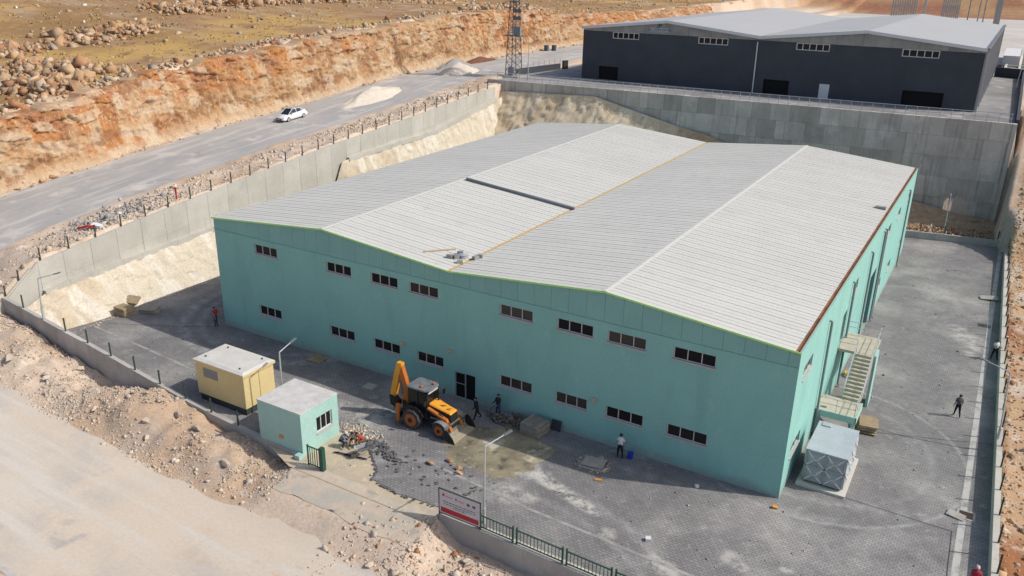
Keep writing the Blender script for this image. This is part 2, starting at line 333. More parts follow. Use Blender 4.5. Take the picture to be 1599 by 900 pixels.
def leftprof(y):
    n = 36; t = np.linspace(0, 1, n); x0 = float(np.interp(y, [-12,-8,-5,0], [-59.5,-58.1,-57.5,-57.7]))
    return np.stack([x0+(-60.7-x0)*t**.85, np.full(n, y), -.1+(ltop(y)+.15)*t], 1)
rockface('rock_slope', np.arange(-10.9, 68.5, .2), leftprof, MCREAM, .16, 200, creamcol, block=(.7, .8))
btop = lambda x: float(np.interp(x, [-64,-60,-45.6,-38.3,-32.4,-28.5,-20,-10,0,4,9], [11.0,11.6,12.0,10.2,8.8,8.1,5.4,3.2,2.3,1.6,1.0]))
def backprof(x):
    n = 44; t = np.linspace(0, 1, n); y1 = float(yback(x))-.35; y0 = max(57.5, y1-1.2-(.28+.6*float(1-sm(x, -34, -22)))*btop(x))-(1.5 if x > -3 else 0)
    return np.stack([np.full(n, x), y0+(y1-y0)*t**.8, -.1+(btop(x)+.15)*t], 1)
def backcol(s, t, v, v2, seed):
    c = creamcol(s, t, v, v2, seed)*np.array((1.08,.98,.86)); c = mixc(c, (.42,.27,.15), sm(s, -36, -29)*.85); return c
rockface('rock_slope', np.arange(-63.5, 9, .3), backprof, MCREAM, .3, 300, backcol, block=(2.2, 1.6), along='x')
# ------------------------------------------------------------------ yard
def pavemat():
    m = M('block_paving', (.235,.227,.22), .9, (.185,.178,.175), .35, spots=[((.36,.345,.32), .13, .48, .68), ((.37,.36,.335), 1.1, .60, .76), ((.13,.127,.13), .55, .64, .8)], bump=.1, bscale=12)
    n = m.node_tree.nodes; L = m.node_tree.links; b = n['Principled BSDF']; src = b.inputs['Base Color'].links[0].from_socket
    geo = n.new('ShaderNodeNewGeometry'); br = n.new('ShaderNodeTexBrick'); mp = n.new('ShaderNodeMapping'); mp.inputs['Rotation'].default_value = (0, 0, .02)
    L.new(geo.outputs['Position'], mp.inputs[0]); L.new(mp.outputs[0], br.inputs['Vector'])
    for k, v in (('Scale', 1.0), ('Brick Width', .30), ('Row Height', .20), ('Mortar Size', .016), ('Mortar Smooth', .3)): br.inputs[k].default_value = v
    br.inputs['Color1'].default_value = (1.12,1.12,1.12,1); br.inputs['Color2'].default_value = (.92,.92,.93,1); br.inputs['Mortar'].default_value = (.52,.51,.5,1)
    def mul(a, bsock, fac=1.0, typ='MULTIPLY'):
        x = n.new('ShaderNodeMix'); x.data_type = 'RGBA'; x.blend_type = typ
        if hasattr(fac, 'is_output'): L.new(fac, x.inputs[0])
        else: x.inputs[0].default_value = fac
        L.new(a, x.inputs[6])
        if hasattr(bsock, 'is_output'): L.new(bsock, x.inputs[7])
        else: x.inputs[7].default_value = bsock
        return x.outputs[2]
    c = mul(src, br.outputs['Color'])
    # dusty wheel tracks: arcs (centre, radius, width)
    nz = n.new('ShaderNodeTexNoise'); nz.inputs['Scale'].default_value = 1.3; nz.inputs['Detail'].default_value = 8; nz.inputs['Roughness'].default_value = .7; L.new(geo.outputs['Position'], nz.inputs['Vector'])
    for (cx, cy, R, w, st) in ((-44, 5.5, 10.2, .7, .55), (-44, 5.5, 8.7, .5, .35), (.5, 8.0, 9.3, .22, .5), (.5, 8.0, 7.2, .35, .25), (-13, -21, 15.0, .5, .4), (-13, -21, 13.3, .4, .3), (3, 40, 4.0, .6, .25), (-10, 62, 62, .7, .22), (-10, 62, 64, .5, .22))+tuple((-13.9+k*.5, -5.45-.17*k, 0, .75-.02*k, .8) for k in range(11))+tuple((a, b, 0, c_, .55) for a, b, c_ in ((-14.6,-5.6,1.5), (-.9,-6.9,.8), (-.1,-7.3,.6), (.9,-8.0,.8), (-3.3,-9.7,.9), (-4.2,-9.3,.8), (2.0,-6.2,.5), (-7.4,-8.6,.7), (-14.2,-8.3,1.4), (-12.8,-7.9,.8), (8.2,33,1.6), (9.0,31.2,1.2), (8.6,29.5,.8), (7.2,35,1.0), (-27,-5.5,2.2), (-30,-6.2,1.6))):
        d = n.new('ShaderNodeVectorMath'); d.operation = 'DISTANCE'; L.new(geo.outputs['Position'], d.inputs[0]); d.inputs[1].default_value = (cx, cy, 0)
        q = n.new('ShaderNodeMath'); q.operation = 'SUBTRACT'; L.new(d.outputs['Value'], q.inputs[0]); q.inputs[1].default_value = R
        a = n.new('ShaderNodeMath'); a.operation = 'ABSOLUTE'; L.new(q.outputs[0], a.inputs[0])
        mr = n.new('ShaderNodeMapRange'); mr.inputs[1].default_value = w; mr.inputs[2].default_value = w*(.2 if R else .45); mr.inputs[3].default_value = 0; mr.inputs[4].default_value = st; L.new(a.outputs[0], mr.inputs[0])
        nr = n.new('ShaderNodeMapRange'); nr.inputs[1].default_value = .38 if R else .42; nr.inputs[2].default_value = .62 if R else .56; L.new(nz.outputs['Fac'], nr.inputs[0])
        mm = n.new('ShaderNodeMath'); mm.operation = 'MULTIPLY'; L.new(mr.outputs[0], mm.inputs[0]); L.new(nr.outputs[0], mm.inputs[1])
        c = mul(c, (.46,.45,.43,1) if R else (.55,.525,.47,1), mm.outputs[0], 'MIX')
    L.new(c, b.inputs['Base Color'])
    return m
MPAVE = pavemat()
def polysheet(name, pts, z, mat, kind='structure', skirt=.06):
    bm = bmesh.new(); vs = [bm.verts.new((x, y, z)) for x, y in pts]; fa = bm.faces.new(vs); fa.normal_update()
    if fa.normal.z < 0: fa.normal_flip()
    if skirt:
        lo = [bm.verts.new((x, y, z-skirt)) for x, y in pts]
        for i in range(len(pts)):
            try: bm.faces.new((vs[i], vs[(i+1) % len(pts)], lo[(i+1) % len(pts)], lo[i]))
            except ValueError: pass
    bmesh.ops.triangulate(bm, faces=bm.faces[:]); me = bpy.data.meshes.new(name); bm.to_mesh(me); bm.free(); me.materials.append(mat)
    o = link(name, me)
    if kind: o['kind'] = kind
    return o
def jag(a, b, n, s):
    out = []
    for i in range(n):
        t = i/n; out.append((a[0]+(b[0]-a[0])*t+random.uniform(-s, s), a[1]+(b[1]-a[1])*t+random.uniform(-s, s)))
    return out
edge = [(-26.55,-7.31), (-24.83,-8.35), (-23.41,-9.55), (-22.24,-10.53), (-21.96,-11.43), (-19.75,-11.77), (-16.79,-11.56)]
je = []
for a, b in zip(edge[:-1], edge[1:]): je += jag(a, b, 5, .07)
paving_edge = je+[edge[-1]]
yl = [(-58.9,-11.0), (-31.25,-11.25), (-31.25,-8.3), (-27.3,-8.2)]+paving_edge+[(-16.3,-11.9), (9.52,-12.9), (9.52,64.4), (-2.9,62.3), (-12, 64), (-58.9, 64)]
polysheet('yard_paving', yl, 0.0, MPAVE)
polysheet('yard_paving', [(9.9,-12.9), (11.5,-12.9), (10.2,64.6), (9.9,64.5)], 0.0, MPAVE)
MSTRIP2 = M('old_strip', (.36,.345,.32), .9, (.22,.215,.21), .9, lo=.42, hi=.6); MSTRIP = M('drain_concrete', (.47,.455,.42), .9, (.26,.255,.25), 1.2, lo=.5, hi=.68)
polysheet('drain_channel', [(9.524,-12.9), (9.896,-12.9), (9.896,64.4), (9.524,64.4)], 0.006, MSTRIP)
polysheet('drain_channel', [(-20.2,-7.95), (-12.4,-8.78), (-2.5,-9.28), (6,-9.6), (6,-9.82), (-2.5,-9.5), (-12.4,-9.0), (-20.2,-8.15)], 0.005, MSTRIP2)
polysheet('drain_channel', [(-57,-6.25), (-50.1,-6.7), (-44.7,-7.15), (-40.5,-7.45), (-40.5,-7.65), (-44.7,-7.37), (-50.1,-6.92), (-57,-6.47)], 0.005, MSTRIP2)
MDIRT = M('beige_dirt', (.52,.43,.30), .95, (.42,.36,.27), .8, spots=[((.58,.50,.38), 1.5, .58, .7)], bump=.3, bscale=9)
polysheet('dirt_base', [(-31.3,-11.6), (-27.3,-13.1), (-16.3,-13.1), (-16.3,-10), (-22,-8.5), (-26,-6.6), (-31.3,-7.5)], -.045, MDIRT, skirt=0)
MAPR = M('apron_concrete', (.44,.405,.335), .92, (.55,.45,.345), .5, lo=.42, hi=.56, spots=[((.34,.315,.27), .5, .56, .7), ((.55,.44,.33), 1.4, .6, .7)], bump=.1, bscale=14)
sheet('apron', np.arange(-26.9, -16.3, .35), np.arange(-15.0, -12.35, .2), lambda x, y: np.minimum(-.028+np.minimum(0, y+12.9)*.2, np.where(y > -14.2, 9, H(x, y)+.02)), MAPR, .45, lift=0)
MSEAMP = M('paving_seam', (.06,.058,.055), .95)
for pts in ([(3.4,2.26), (9.26,2.13), (9.35,-2.23)], [(3.3,11.3), (7,12.6), (10.86,14.15)], [(-48.2,-.9), (-52,-3.1), (-56.5,-5.4)]):
    for (a, b) in zip(pts[:-1], pts[1:]):
        d_ = Vector((b[0]-a[0], b[1]-a[1])).normalized(); n_ = Vector((-d_.y, d_.x))*.03; polysheet('paving_seam', [(a[0]-n_.x, a[1]-n_.y), (b[0]-n_.x, b[1]-n_.y), (b[0]+n_.x, b[1]+n_.y), (a[0]+n_.x, a[1]+n_.y)], .004, MSEAMP, skirt=0)
# mud and slurry around the loader bucket, white slurry trail
MMUD = M('wet_mud', (.20,.175,.12), .6, (.33,.285,.185), .55, lo=.4, hi=.6, spots=[((.52,.47,.355), .65, .58, .66), ((.10,.09,.072), .9, .56, .68), ((.38,.33,.22), 2.5, .6, .7)], spec=.4, bump=.5, bscale=6)
MSLU = M('pale_slurry', (.66,.62,.52), .8, (.56,.52,.43), 1.5, bump=.2, bscale=9)
def blob(name, ctr, h, mat, label, seed, step=.12):
    xs = np.array([p[0] for p in ctr]); ysb = np.array([p[1] for p in ctr]); R = np.array([p[2] for p in ctr])
    X, Y = np.meshgrid(np.arange(xs.min()-3, xs.max()+3, step), np.arange(ysb.min()-3, ysb.max()+3, step), indexing='ij')
    F = np.full(X.shape, -9.0)
    for a, b, rr in ctr: F = np.maximum(F, 1-np.hypot(X-a, Y-b)/rr)
    F = F+.38*fbm(X*.9, Y*.9, 0, 4, seed)+.15*fbm(X*3, Y*3, 0, 3, seed+1); Z = np.where(F > 0, .004+h*np.sqrt(np.clip(F, 0, 1))*(.6+.6*vnoise(X*2, Y*2, 0, seed+2)), -.03-.2*np.clip(-F, 0, 1))
    V = np.stack([X, Y, Z], -1).reshape(-1, 3); Fc = gridfaces(*X.shape); keep = (F.ravel()[Fc] > -.12).any(1)
    Fk = Fc[keep]; us, inv = np.unique(Fk, return_inverse=True)
    o = npmesh(name, V[us], inv.reshape(Fk.shape), mat, kind='stuff'); o['label'] = label; return o
blob('mud_patch', [(-18.6,-4.6,2.0), (-17,-3.6,2.2), (-15.8,-4.4,1.9), (-16.4,-5.8,1.6), (-18.2,-6.0,1.3), (-15,-3.2,1.2), (-17.6,-2.2,1.1), (-19.2,-3.4,1.2)], .035, MMUD, 'wet olive mud spread on the paving in front of the loader bucket', 5)

# ------------------------------------------------------------------ walls round the yard
MPOST = M('dark_green_steel', (.035,.055,.05), .6, spec=.4)
MGALV = M('galvanised_steel', (.50,.52,.53), .5, (.42,.44,.45), 3, metal=.3, spec=.5)
def slope_wall(root, p, q, zt_p, zt_q, zb_p, zb_q, t, mat, name='panel', gap=.012):
    p, q = Vector((p[0], p[1], 0)), Vector((q[0], q[1], 0)); d = (q-p).normalized(); n = Vector((-d.y, d.x, 0))*t/2; p = p+d*gap; q = q-d*gap
    vs = []
    for base, zb, zt in ((p, zb_p, zt_p), (q, zb_q, zt_q)):
        vs += [base-n+Vector((0,0,zb)), base+n+Vector((0,0,zb)), base+n+Vector((0,0,zt)), base-n+Vector((0,0,zt))]
    mb = MB(); mb.add(vs, [(0,1,2,3),(7,6,5,4),(0,4,5,1),(1,5,6,2),(2,6,7,3),(3,7,4,0)]); return mb.build(name, mat, root)
def post(root, x, y, z, h, me={}):
    if 'm' not in me: me['m'] = MB().box(-.045,.045,-.045,.045,-.1,1.0).mesh('post', MPOST)
    o = link('post', me['m'], root, (x, y, z)); o.scale = (1, 1, h); return o
MCONL = M('pale_concrete', (.50,.475,.415), .9, (.42,.40,.345), .5, amt=.8, spots=[((.36,.345,.30), .35, .6, .78)], streak=((.36,.34,.30), (1.4,1.4,.15), .6, .8), rnd=.06, bump=.1, bscale=12)
lw = thing('retaining_wall', 'long pale concrete retaining wall below the upper road, topped by thin posts', 'wall', (-61.2, 0, 0))
lyy = [-11.2,-7.9]+list(np.arange(-5.6, 67, 2.64))
LT = lambda y: 2.95+(y+11.2)*(2.5/3.3) if y < -7.9 else float(roadz(y))
for i, (a, b) in enumerate(zip(lyy[:-1], lyy[1:])):
    lo = (-.3, -.3) if b < -7 else (ltop(a)-1.0, ltop(b)-1.0)
    for (k0, k1, off) in ((0, .46, .02), (.46, 1, 0)):
        za = lo[0]+(LT(a)-lo[0])*k0; zb = lo[0]+(LT(a)-lo[0])*k1; zc = lo[1]+(LT(b)-lo[1])*k0; zd = lo[1]+(LT(b)-lo[1])*k1
        slope_wall(lw, (off, a), (off, b), zb-(.012 if k1 < 1 else 0), zd-(.012 if k1 < 1 else 0), za, zc, .36, MCONL)
mb = MB()
for a, b in zip(lyy[:-1], lyy[1:]): mb.bar((-.02, a, LT(a)-1.2), (-.02, b, LT(b)-1.2), .2, 2.2)
mb.build('core', MCONL, lw)
for a, b in zip(lyy[1:-1], lyy[2:]):     # footing ledge at the foot of the wall
    if not 27 < a < 30.5: MB().bar((.28, a+.01, ltop(a)+.02), (.28, b-.01, ltop(b)+.02), .7, .5).build('footing', MCONL, lw)
for y in [-10.9,-9.6]: post(lw, 0, y, LT(y), 1.1)
for y in np.arange(-7.5, 66, 2.64): post(lw, 0, y, LT(y), 1.15)
fw = thing('boundary_wall', 'low concrete wall stepping down the slope from the corner to the guard house', 'wall')
FT = lambda x: float(np.interp(x, [-61.2,-58.4,-55.6,-52.9,-50,-47.3,-44.6,-41.8,-39.2,-36.4,-33.6,-27.4], [3.35,3.04,2.68,2.32,2.0,1.64,1.25,.86,.52,.3,.2,.15]))
FY = lambda x: float(np.interp(x, [-61.2,-40,-27.4], [-11.1,-11.3,-11.85]))
xx = list(np.arange(-61.2, -28, 5.6))+[-27.4]
for a, b in zip(xx[:-1], xx[1:]):
    m_ = (a+b)/2
    slope_wall(fw, (a, FY(a)), (m_, FY(m_)), FT(a), FT(m_), -2.2, -2.2, .32, MCON, gap=.004); slope_wall(fw, (m_, FY(m_)), (b, FY(b)), FT(m_), FT(b), -2.2, -2.2, .32, MCON, gap=.004)
for x in np.arange(-58.4, -28, 2.77): post(fw, x, FY(x), FT(x), 1.12)
GY2 = lambda x: -12.15-.032*(x+16)
gw = thing('boundary_wall', 'low grey concrete wall under the sign and the green picket fence', 'wall')
xx = [-16.25,-10.6,-5.0,.6,6.2,11.6]
for a, b in zip(xx[:-1], xx[1:]): slope_wall(gw, (a, GY2(a)), (b, GY2(b)), .25, .25, -2.4, -2.4, .36, MCON, gap=.006)
MGREEN = M('green_paint_steel', (.015,.075,.05), .5, spec=.4)
for i, (a, b) in enumerate(((-13.5,-11.35), (-11.1,-8.25), (-8.0,-5.4), (-5.15,-2.3), (-2.05,.6))):
    t = thing('picket_fence', ('short green steel picket fence panel next to the sign', 'second green steel picket fence panel from the sign', 'third green steel picket fence panel from the sign', 'fourth green steel picket fence panel from the sign', 'fifth green picket fence panel, nearest the bottom edge')[i], 'fence', (0, 0, .25), 0, 'green picket fence panels on the low front wall')
    L_ = b-a
    for z in (.12, .88): MB().bar((a, GY2(a), z), (b, GY2(b), z), .05, .06).build('rail', MGREEN, t)
    for x in (a, b): MB().box(x-.045, x+.045, GY2(x)-.045, GY2(x)+.045, 0, 1.05).build('post', MGREEN, t)
    k = int(L_/.21); pm = MB().box(-.016, .016, -.016, .016, .1, .9).mesh('picket', MGREEN)
    for j in range(1, k):
        x = a+L_*j/k; link('picket', pm, t, (x, GY2(x), 0))
polysheet('lit_cream_strip', [(-13.4,GY2(-13.4)+.19), (9.4,GY2(9.4)+.19), (9.4,GY2(9.4)+.62), (-13.4,GY2(-13.4)+.55)], .012, M('lit_cream', (.62,.58,.48), .95, (.52,.48,.39), 2.5, bump=.3, bscale=14), skirt=0)  # cream ground strip, coloured pale to stand in for the sunlit wall top
rw = thing('boundary_wall', 'low pale concrete wall along the right side of the yard with dark posts', 'wall')
yy = list(np.arange(-13, 65, 4.1))
for a, b in zip(yy[:-1], yy[1:]): slope_wall(rw, (xright(a)+.17, a), (xright(b)+.17, b), .95, .95, -1.2, -1.2, .34, MCONL, gap=.006)
for y in np.arange(-10.5, 63, 2.85): post(rw, xright(y)+.28, y, .95, 1.2)
bw = thing('boundary_wall', 'low concrete wall with four dark posts across the far end of the yard', 'wall')
BW = lambda x: 62.75+.174*(x+.26)
for a, b in ((-5.5,-1.5), (-1.5,2.5), (2.5,6.5), (6.5,10.1)): slope_wall(bw, (a, BW(a)), (b, BW(b)), .8, .8, -.3, -.3, .3, MCON, gap=.006)
for x in (-3.0, 1.0, 3.6, 6.6, 9.2): post(bw, x, BW(x), .8, 1.1)
# high retaining wall at the back: cast panels in lifts
hw = thing('retaining_wall', 'high grey concrete retaining wall behind the factory, below the railing', 'wall', (-28, 70.0, 0), math.atan(.0555))
MCONB = M('formwork_concrete', (.53,.49,.43), .92, (.43,.395,.345), .5, amt=.9, spots=[((.60,.56,.50), .3, .54, .68), ((.31,.285,.24), .8, .62, .78)], streak=((.32,.295,.255), (2.6,2.6,.12), .54, .72), rnd=.2, bump=.15, bscale=10)
lifts = [-.5, 3.3, 5.9, 8.5, 11.0, 13.2]
for k in range(5):
    x = -36.0+(k % 2)*-1.3; 
    while x < 36.1:
        w_ = random.choice((2.45, 2.45, 2.6, 1.25)); x1 = min(x+w_, 36.15); xa = max(x, -36.0)
        if x1-xa > .3:
            dy = random.uniform(-.022, .022)
            MB().box(xa+.02, x1-.02, dy-.02, .5, lifts[k]+.02, lifts[k+1]-(.02 if k < 4 else 0)).build('concrete_panel', MCONB, hw)
        x += w_
MB().box(-36, 36.15, .02, .44, -.5, 13.15).build('core', MCONB, hw)
for (xa, xb, za, zb) in ((-26,-15,12.6,9.6), (-15.2,-5,9.5,6.4), (-5.2,4,6.4,4.2), (26,32,1.4,2.2), (32,36.2,.4,1.1)):      # stepped footings
    MB().box(xa, xb, -.55, 0.0, min(za, zb)-2.6, min(za, zb)-.9).build('footing', MCONB, hw)
MB().box(36.16, 36.6, -.3, .6, -.5, 13.2).build('end_buttress', MCONL, hw)
ra = thing('railing', 'thin galvanised railing along the top of the high retaining wall', 'railing', (-28, 70.0, 13.2), math.atan(.0555))
pm = MB().box(-.03, .03, -.03, .03, 0, 1.1).mesh('post', MGALV)
for x in np.arange(-35.6, 36.1, 1.3): link('post', pm, ra, (x, .22, 0))
for z in (1.1, .55): MB().bar((-35.6, .22, z), (36.0, .22, z), .07, .07).build('rail', MGALV, ra)
polysheet('upper_yard', [(-63.6, float(yback(-63.6))+.3), (8.2, float(yback(8.2))+.3), (8.4, 150), (-62.5, 150)], 12.95, M('upper_concrete', (.33,.32,.305), .9, (.20,.195,.19), .12, spots=[((.42,.40,.37), .3, .55, .7)], bump=.1), skirt=.3)
# ------------------------------------------------------------------ buildings
def holed(mb, ax, c, u0, u1, z0, z1, holes, depth, sgn, mi=0):
    """flat wall on plane ax=c facing sgn along ax; holes (ua,ub,za,zb) with reveals going inward by depth"""
    us = sorted({u0, u1, *[h[0] for h in holes], *[h[1] for h in holes]}); zs = sorted({z0, z1, *[h[2] for h in holes], *[h[3] for h in holes]})
    def P(u_, z_, d=0): return (u_, c-sgn*d, z_) if ax == 'y' else (c-sgn*d, u_, z_)
    flip = (ax == 'y') == (sgn > 0)
    def Q(pts): mb.add(pts, [(3,2,1,0) if flip else (0,1,2,3)], mi)
    for a, b in zip(us[:-1], us[1:]):
        for lo, hi in zip(zs[:-1], zs[1:]):
            m_, k = (a+b)/2, (lo+hi)/2
            if any(h[0] < m_ < h[1] and h[2] < k < h[3] for h in holes): continue
            Q([P(a, lo), P(b, lo), P(b, hi), P(a, hi)])
    for a, b, lo, hi in holes:
        Q([P(a, lo), P(a, lo, depth), P(b, lo, depth), P(b, lo)][::-1]); Q([P(a, hi), P(b, hi), P(b, hi, depth), P(a, hi, depth)][::-1])
        Q([P(a, lo), P(a, hi), P(a, hi, depth), P(a, lo, depth)][::-1]); Q([P(b, lo), P(b, lo, depth), P(b, hi, depth), P(b, hi)][::-1])
    return mb
MTEAL = M('teal_render', (.265,.515,.455), .85, (.24,.475,.42), .35, amt=.8, spots=[((.31,.55,.49), .9, .58, .74)], streak=((.225,.43,.385), (.5,.5,.12), .55, .75), bump=.06, bscale=10)
def basedirt(m, col, h):
    n = m.node_tree.nodes; L = m.node_tree.links; b = n['Principled BSDF']; src = b.inputs['Base Color'].links[0].from_socket; geo = n.new('ShaderNodeNewGeometry'); sp = n.new('ShaderNodeSeparateXYZ'); L.new(geo.outputs['Position'], sp.inputs[0])
    t = n.new('ShaderNodeTexNoise'); t.inputs['Scale'].default_value = 1.3; t.inputs['Detail'].default_value = 7; L.new(geo.outputs['Position'], t.inputs['Vector'])
    a = n.new('ShaderNodeMath'); a.operation = 'MULTIPLY_ADD'; a.inputs[1].default_value = -h*2.2; L.new(t.outputs['Fac'], a.inputs[0]); L.new(sp.outputs['Z'], a.inputs[2])
    r_ = n.new('ShaderNodeMapRange'); r_.inputs[1].default_value = -h*.9; r_.inputs[2].default_value = -h*.2; r_.inputs[3].default_value = .6; r_.inputs[4].default_value = 0; L.new(a.outputs[0], r_.inputs[0])
    x = n.new('ShaderNodeMix'); x.data_type = 'RGBA'; L.new(r_.outputs[0], x.inputs[0]); L.new(src, x.inputs[6]); x.inputs[7].default_value = rgb(*col); L.new(x.outputs[2], b.inputs['Base Color'])
basedirt(MTEAL, (.30,.33,.29), .8)
MTEAL2 = M('teal_render_panel', (.255,.475,.425), .85, (.235,.44,.395), .35, rnd=.035, bump=.05, bscale=10)
MFRAME = M('window_frame', (.60,.52,.50), .5); MSILL = M('window_sill', (.52,.42,.41), .7)
MGLASS = M('dark_glass', (.014,.014,.015), .15, spec=.22); MDARK = M('unlit_inside', (.012,.011,.011), .9)  # near-black puts the shade of an unlit inside into the colour
MROOF = M('roof_sheet', (.595,.585,.53), .6, (.56,.55,.50), .12, spots=[((.53,.515,.47), .5, .58, .75)], rnd=.025, spec=.35)
MRIDGE = M('ridge_flashing', (.585,.575,.525), .6); MSEAM = M('roof_seam', (.44,.43,.40), .7)
MLIME = M('lime_trim', (.50,.80,.28), .6); MYEL = M('ochre_gutter', (.47,.33,.13), .7); MRUST = M('rusty_gutter', (.13,.075,.045), .8, (.30,.13,.06), .8); MPIPE = M('grey_pipe', (.20,.235,.23), .6)
def window(root, ax, c, sgn, a, b, lo, hi, npan=3, name='window', glass=None, fm=None, sill=True, d=.14, fr=.055):
    """frame mesh (child of root) with panes and a sill below it"""
    fm = fm or MFRAME; glass = glass or MGLASS; fmb = MB()
    def bx(m, u_a, u_b, z_a, z_b, d0, d1):
        p, q = c-sgn*d0, c-sgn*d1
        if ax == 'y': m.box(u_a, u_b, min(p, q), max(p, q), z_a, z_b)
        else: m.box(min(p, q), max(p, q), u_a, u_b, z_a, z_b)
    bx(fmb, a, b, lo, lo+fr, d-.05, d+.02); bx(fmb, a, b, hi-fr, hi, d-.05, d+.02)
    st = [a+(b-a)*k/npan for k in range(npan+1)]
    for k, s_ in enumerate(st):
        w = fr if k in (0, npan) else fr*.6; u_ = s_+(w/2 if k == 0 else -w/2 if k == npan else 0)
        u_ = min(max(u_, a+fr/2), b-fr/2); bx(fmb, u_-w/2*1.6, u_+w/2*1.6, lo+fr, hi-fr, d-.05, d+.02)
    w_ = fmb.build(name, fm, root)
    for k in range(npan):
        m = MB(); bx(m, st[k]+fr, st[k+1]-fr, lo+fr, hi-fr, d-.01, d+.03); m.build('pane', glass, w_)
    if sill:
        m = MB(); bx(m, a-.06, b+.06, lo-.09, lo-.003, -.07, d-.04); m.build('sill', MSILL, w_)
    return w_
BW_, BD, BH, BP, BV, BJ = 47.88, 55.69, 9.702, 10.80, 9.766, 8.743
XR1, XV, XR2 = -35.69, -23.98, -12.13
def rooftop(x): return float(np.interp(x, [-BW_, XR1, XV, XR2, 0], [BH, BP, BV, BP, BH]))
fb = thing('factory_building', 'large teal factory with white double-gabled metal roof in the paved yard', 'building')
wt = [(-43.3,-40.8),(-35.56,-33.07),(-31.17,-28.63),(-27.58,-25.0),(-19.86,-17.26),(-15.44,-12.8),(-11.8,-9.17),(-7.4,-4.72)]
wb_ = [(-43.39,-40.87),(-35.57,-33.05),(-31.15,-28.61),(-27.0,-24.6),(-19.79,-17.17),(-15.35,-12.95),(-11.6,-8.96),(-7.37,-4.71)]
holes = [(a, b, 7.44, 8.24) for a, b in wt]+[(a, b, 2.05, 2.87) for a, b in wb_]+[(-23.62,-21.82, .02, 2.12)]
m = MB(); holed(m, 'y', 0, -BW_, 0, -.1, BJ-.015, holes, .3, -1)
sideU = [(1.75,4.2),(17.8,20.1),(35.5,37.6),(42.3,44.5),(50.5,52.4)]; sideL = [(1.5,4.0),(35.4,37.0),(41.4,43.5),(50.4,52.2)]
sh = [(a, b, 7.2, 8.05) for a, b in sideU]+[(a, b, 2.0, 2.85) for a, b in sideL]+[(15.1,16.7,4.15,6.6), (28.4,31.6,.02,5.4)]
holed(m, 'x', 0, 0, BD, -.1, BH, sh, .3, 1)
m.add([(-BW_, 0, -.1), (-BW_, BD, -.1), (-BW_, BD, BH), (-BW_, 0, BH)], [(3,2,1,0)])
m.add([(0, BD, -.1), (-BW_, BD, -.1), (-BW_, BD, BH), (XR1, BD, BP-.05), (XV, BD, BV-.05), (XR2, BD, BP-.05), (0, BD, BH)], [tuple(range(7))])
m.build('wall', MTEAL, fb)
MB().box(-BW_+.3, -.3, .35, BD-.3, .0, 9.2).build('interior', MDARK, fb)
px = [-BW_]+list(np.arange(-BW_+1.35, -.5, 1.275))+[0]
for a, b in zip(px[:-1], px[1:]):
    brk = [q for q in (XR1, XV, XR2) if a+.02 < q < b-.02]; pts = [(a+.008, BJ+.015), (b-.008, BJ+.015), (b-.008, rooftop(b)-.06)]+[(q, rooftop(q)-.06) for q in brk[::-1]]+[(a+.008, rooftop(a)-.06)]
    MB().prism(pts, -.004, .1, 'y').build('cladding_panel', MTEAL2, fb)
MB().prism([(-BW_+.01, BJ-.1), (-.01, BJ-.1), (-.01, BH-.1), (XR2, BP-.1), (XV, BV-.1), (XR1, BP-.1), (-BW_+.01, BH-.1)], .06, .2, 'y').build('backing', MTEAL, fb)
random.seed(3)
MGL2 = M('dim_glass', (.045,.04,.036), .2, spec=.3)
for a, b in wt: window(fb, 'y', 0, -1, a, b, 7.44, 8.24, 3, glass=random.choice((MGLASS, MGL2, MDARK)))
for a, b in wb_: window(fb, 'y', 0, -1, a, b, 2.05, 2.87, 3, glass=random.choice((MGLASS, MGL2, MDARK)))
for a, b in sideU: window(fb, 'x', 0, 1, a, b, 7.2, 8.05, 3)
for a, b in sideL: window(fb, 'x', 0, 1, a, b, 2.0, 2.85, 3)
# entrance: glazed left leaf, open right leaf
MB().box(-21.82-.9, -21.84, .18, .24, .03, 2.1).build('doorway_shade', MDARK, fb)  # near-black slab painted as the shade behind the open leaf
d_ = MB().box(-23.6, -23.53, .06, .16, .02, 2.1).box(-22.76, -22.69, .06, .16, .02, 2.1).box(-23.53, -22.76, .06, .16, 2.03, 2.1).box(-23.53, -22.76, .06, .16, .02, .09).box(-23.53, -22.76, .07, .15, 1.15, 1.22).build('door', M('alu_frame', (.42,.42,.42), .4, metal=.4), fb)
for z0, z1 in ((.09, 1.15), (1.22, 2.03)): MB().box(-23.53, -22.76, .09, .13, z0, z1).build('pane', MGLASS, d_)
MB().box(.02-.34, -.3, 28.42, 31.58, .03, 5.38).build('gate_shade', MDARK, fb)  # thin near-black sheet standing in for the shade of the gate recess
MB().box(-.2, -.12, 15.12, 16.68, 4.15, 6.58).build('door', M('grey_door', (.12,.13,.13), .6), fb)
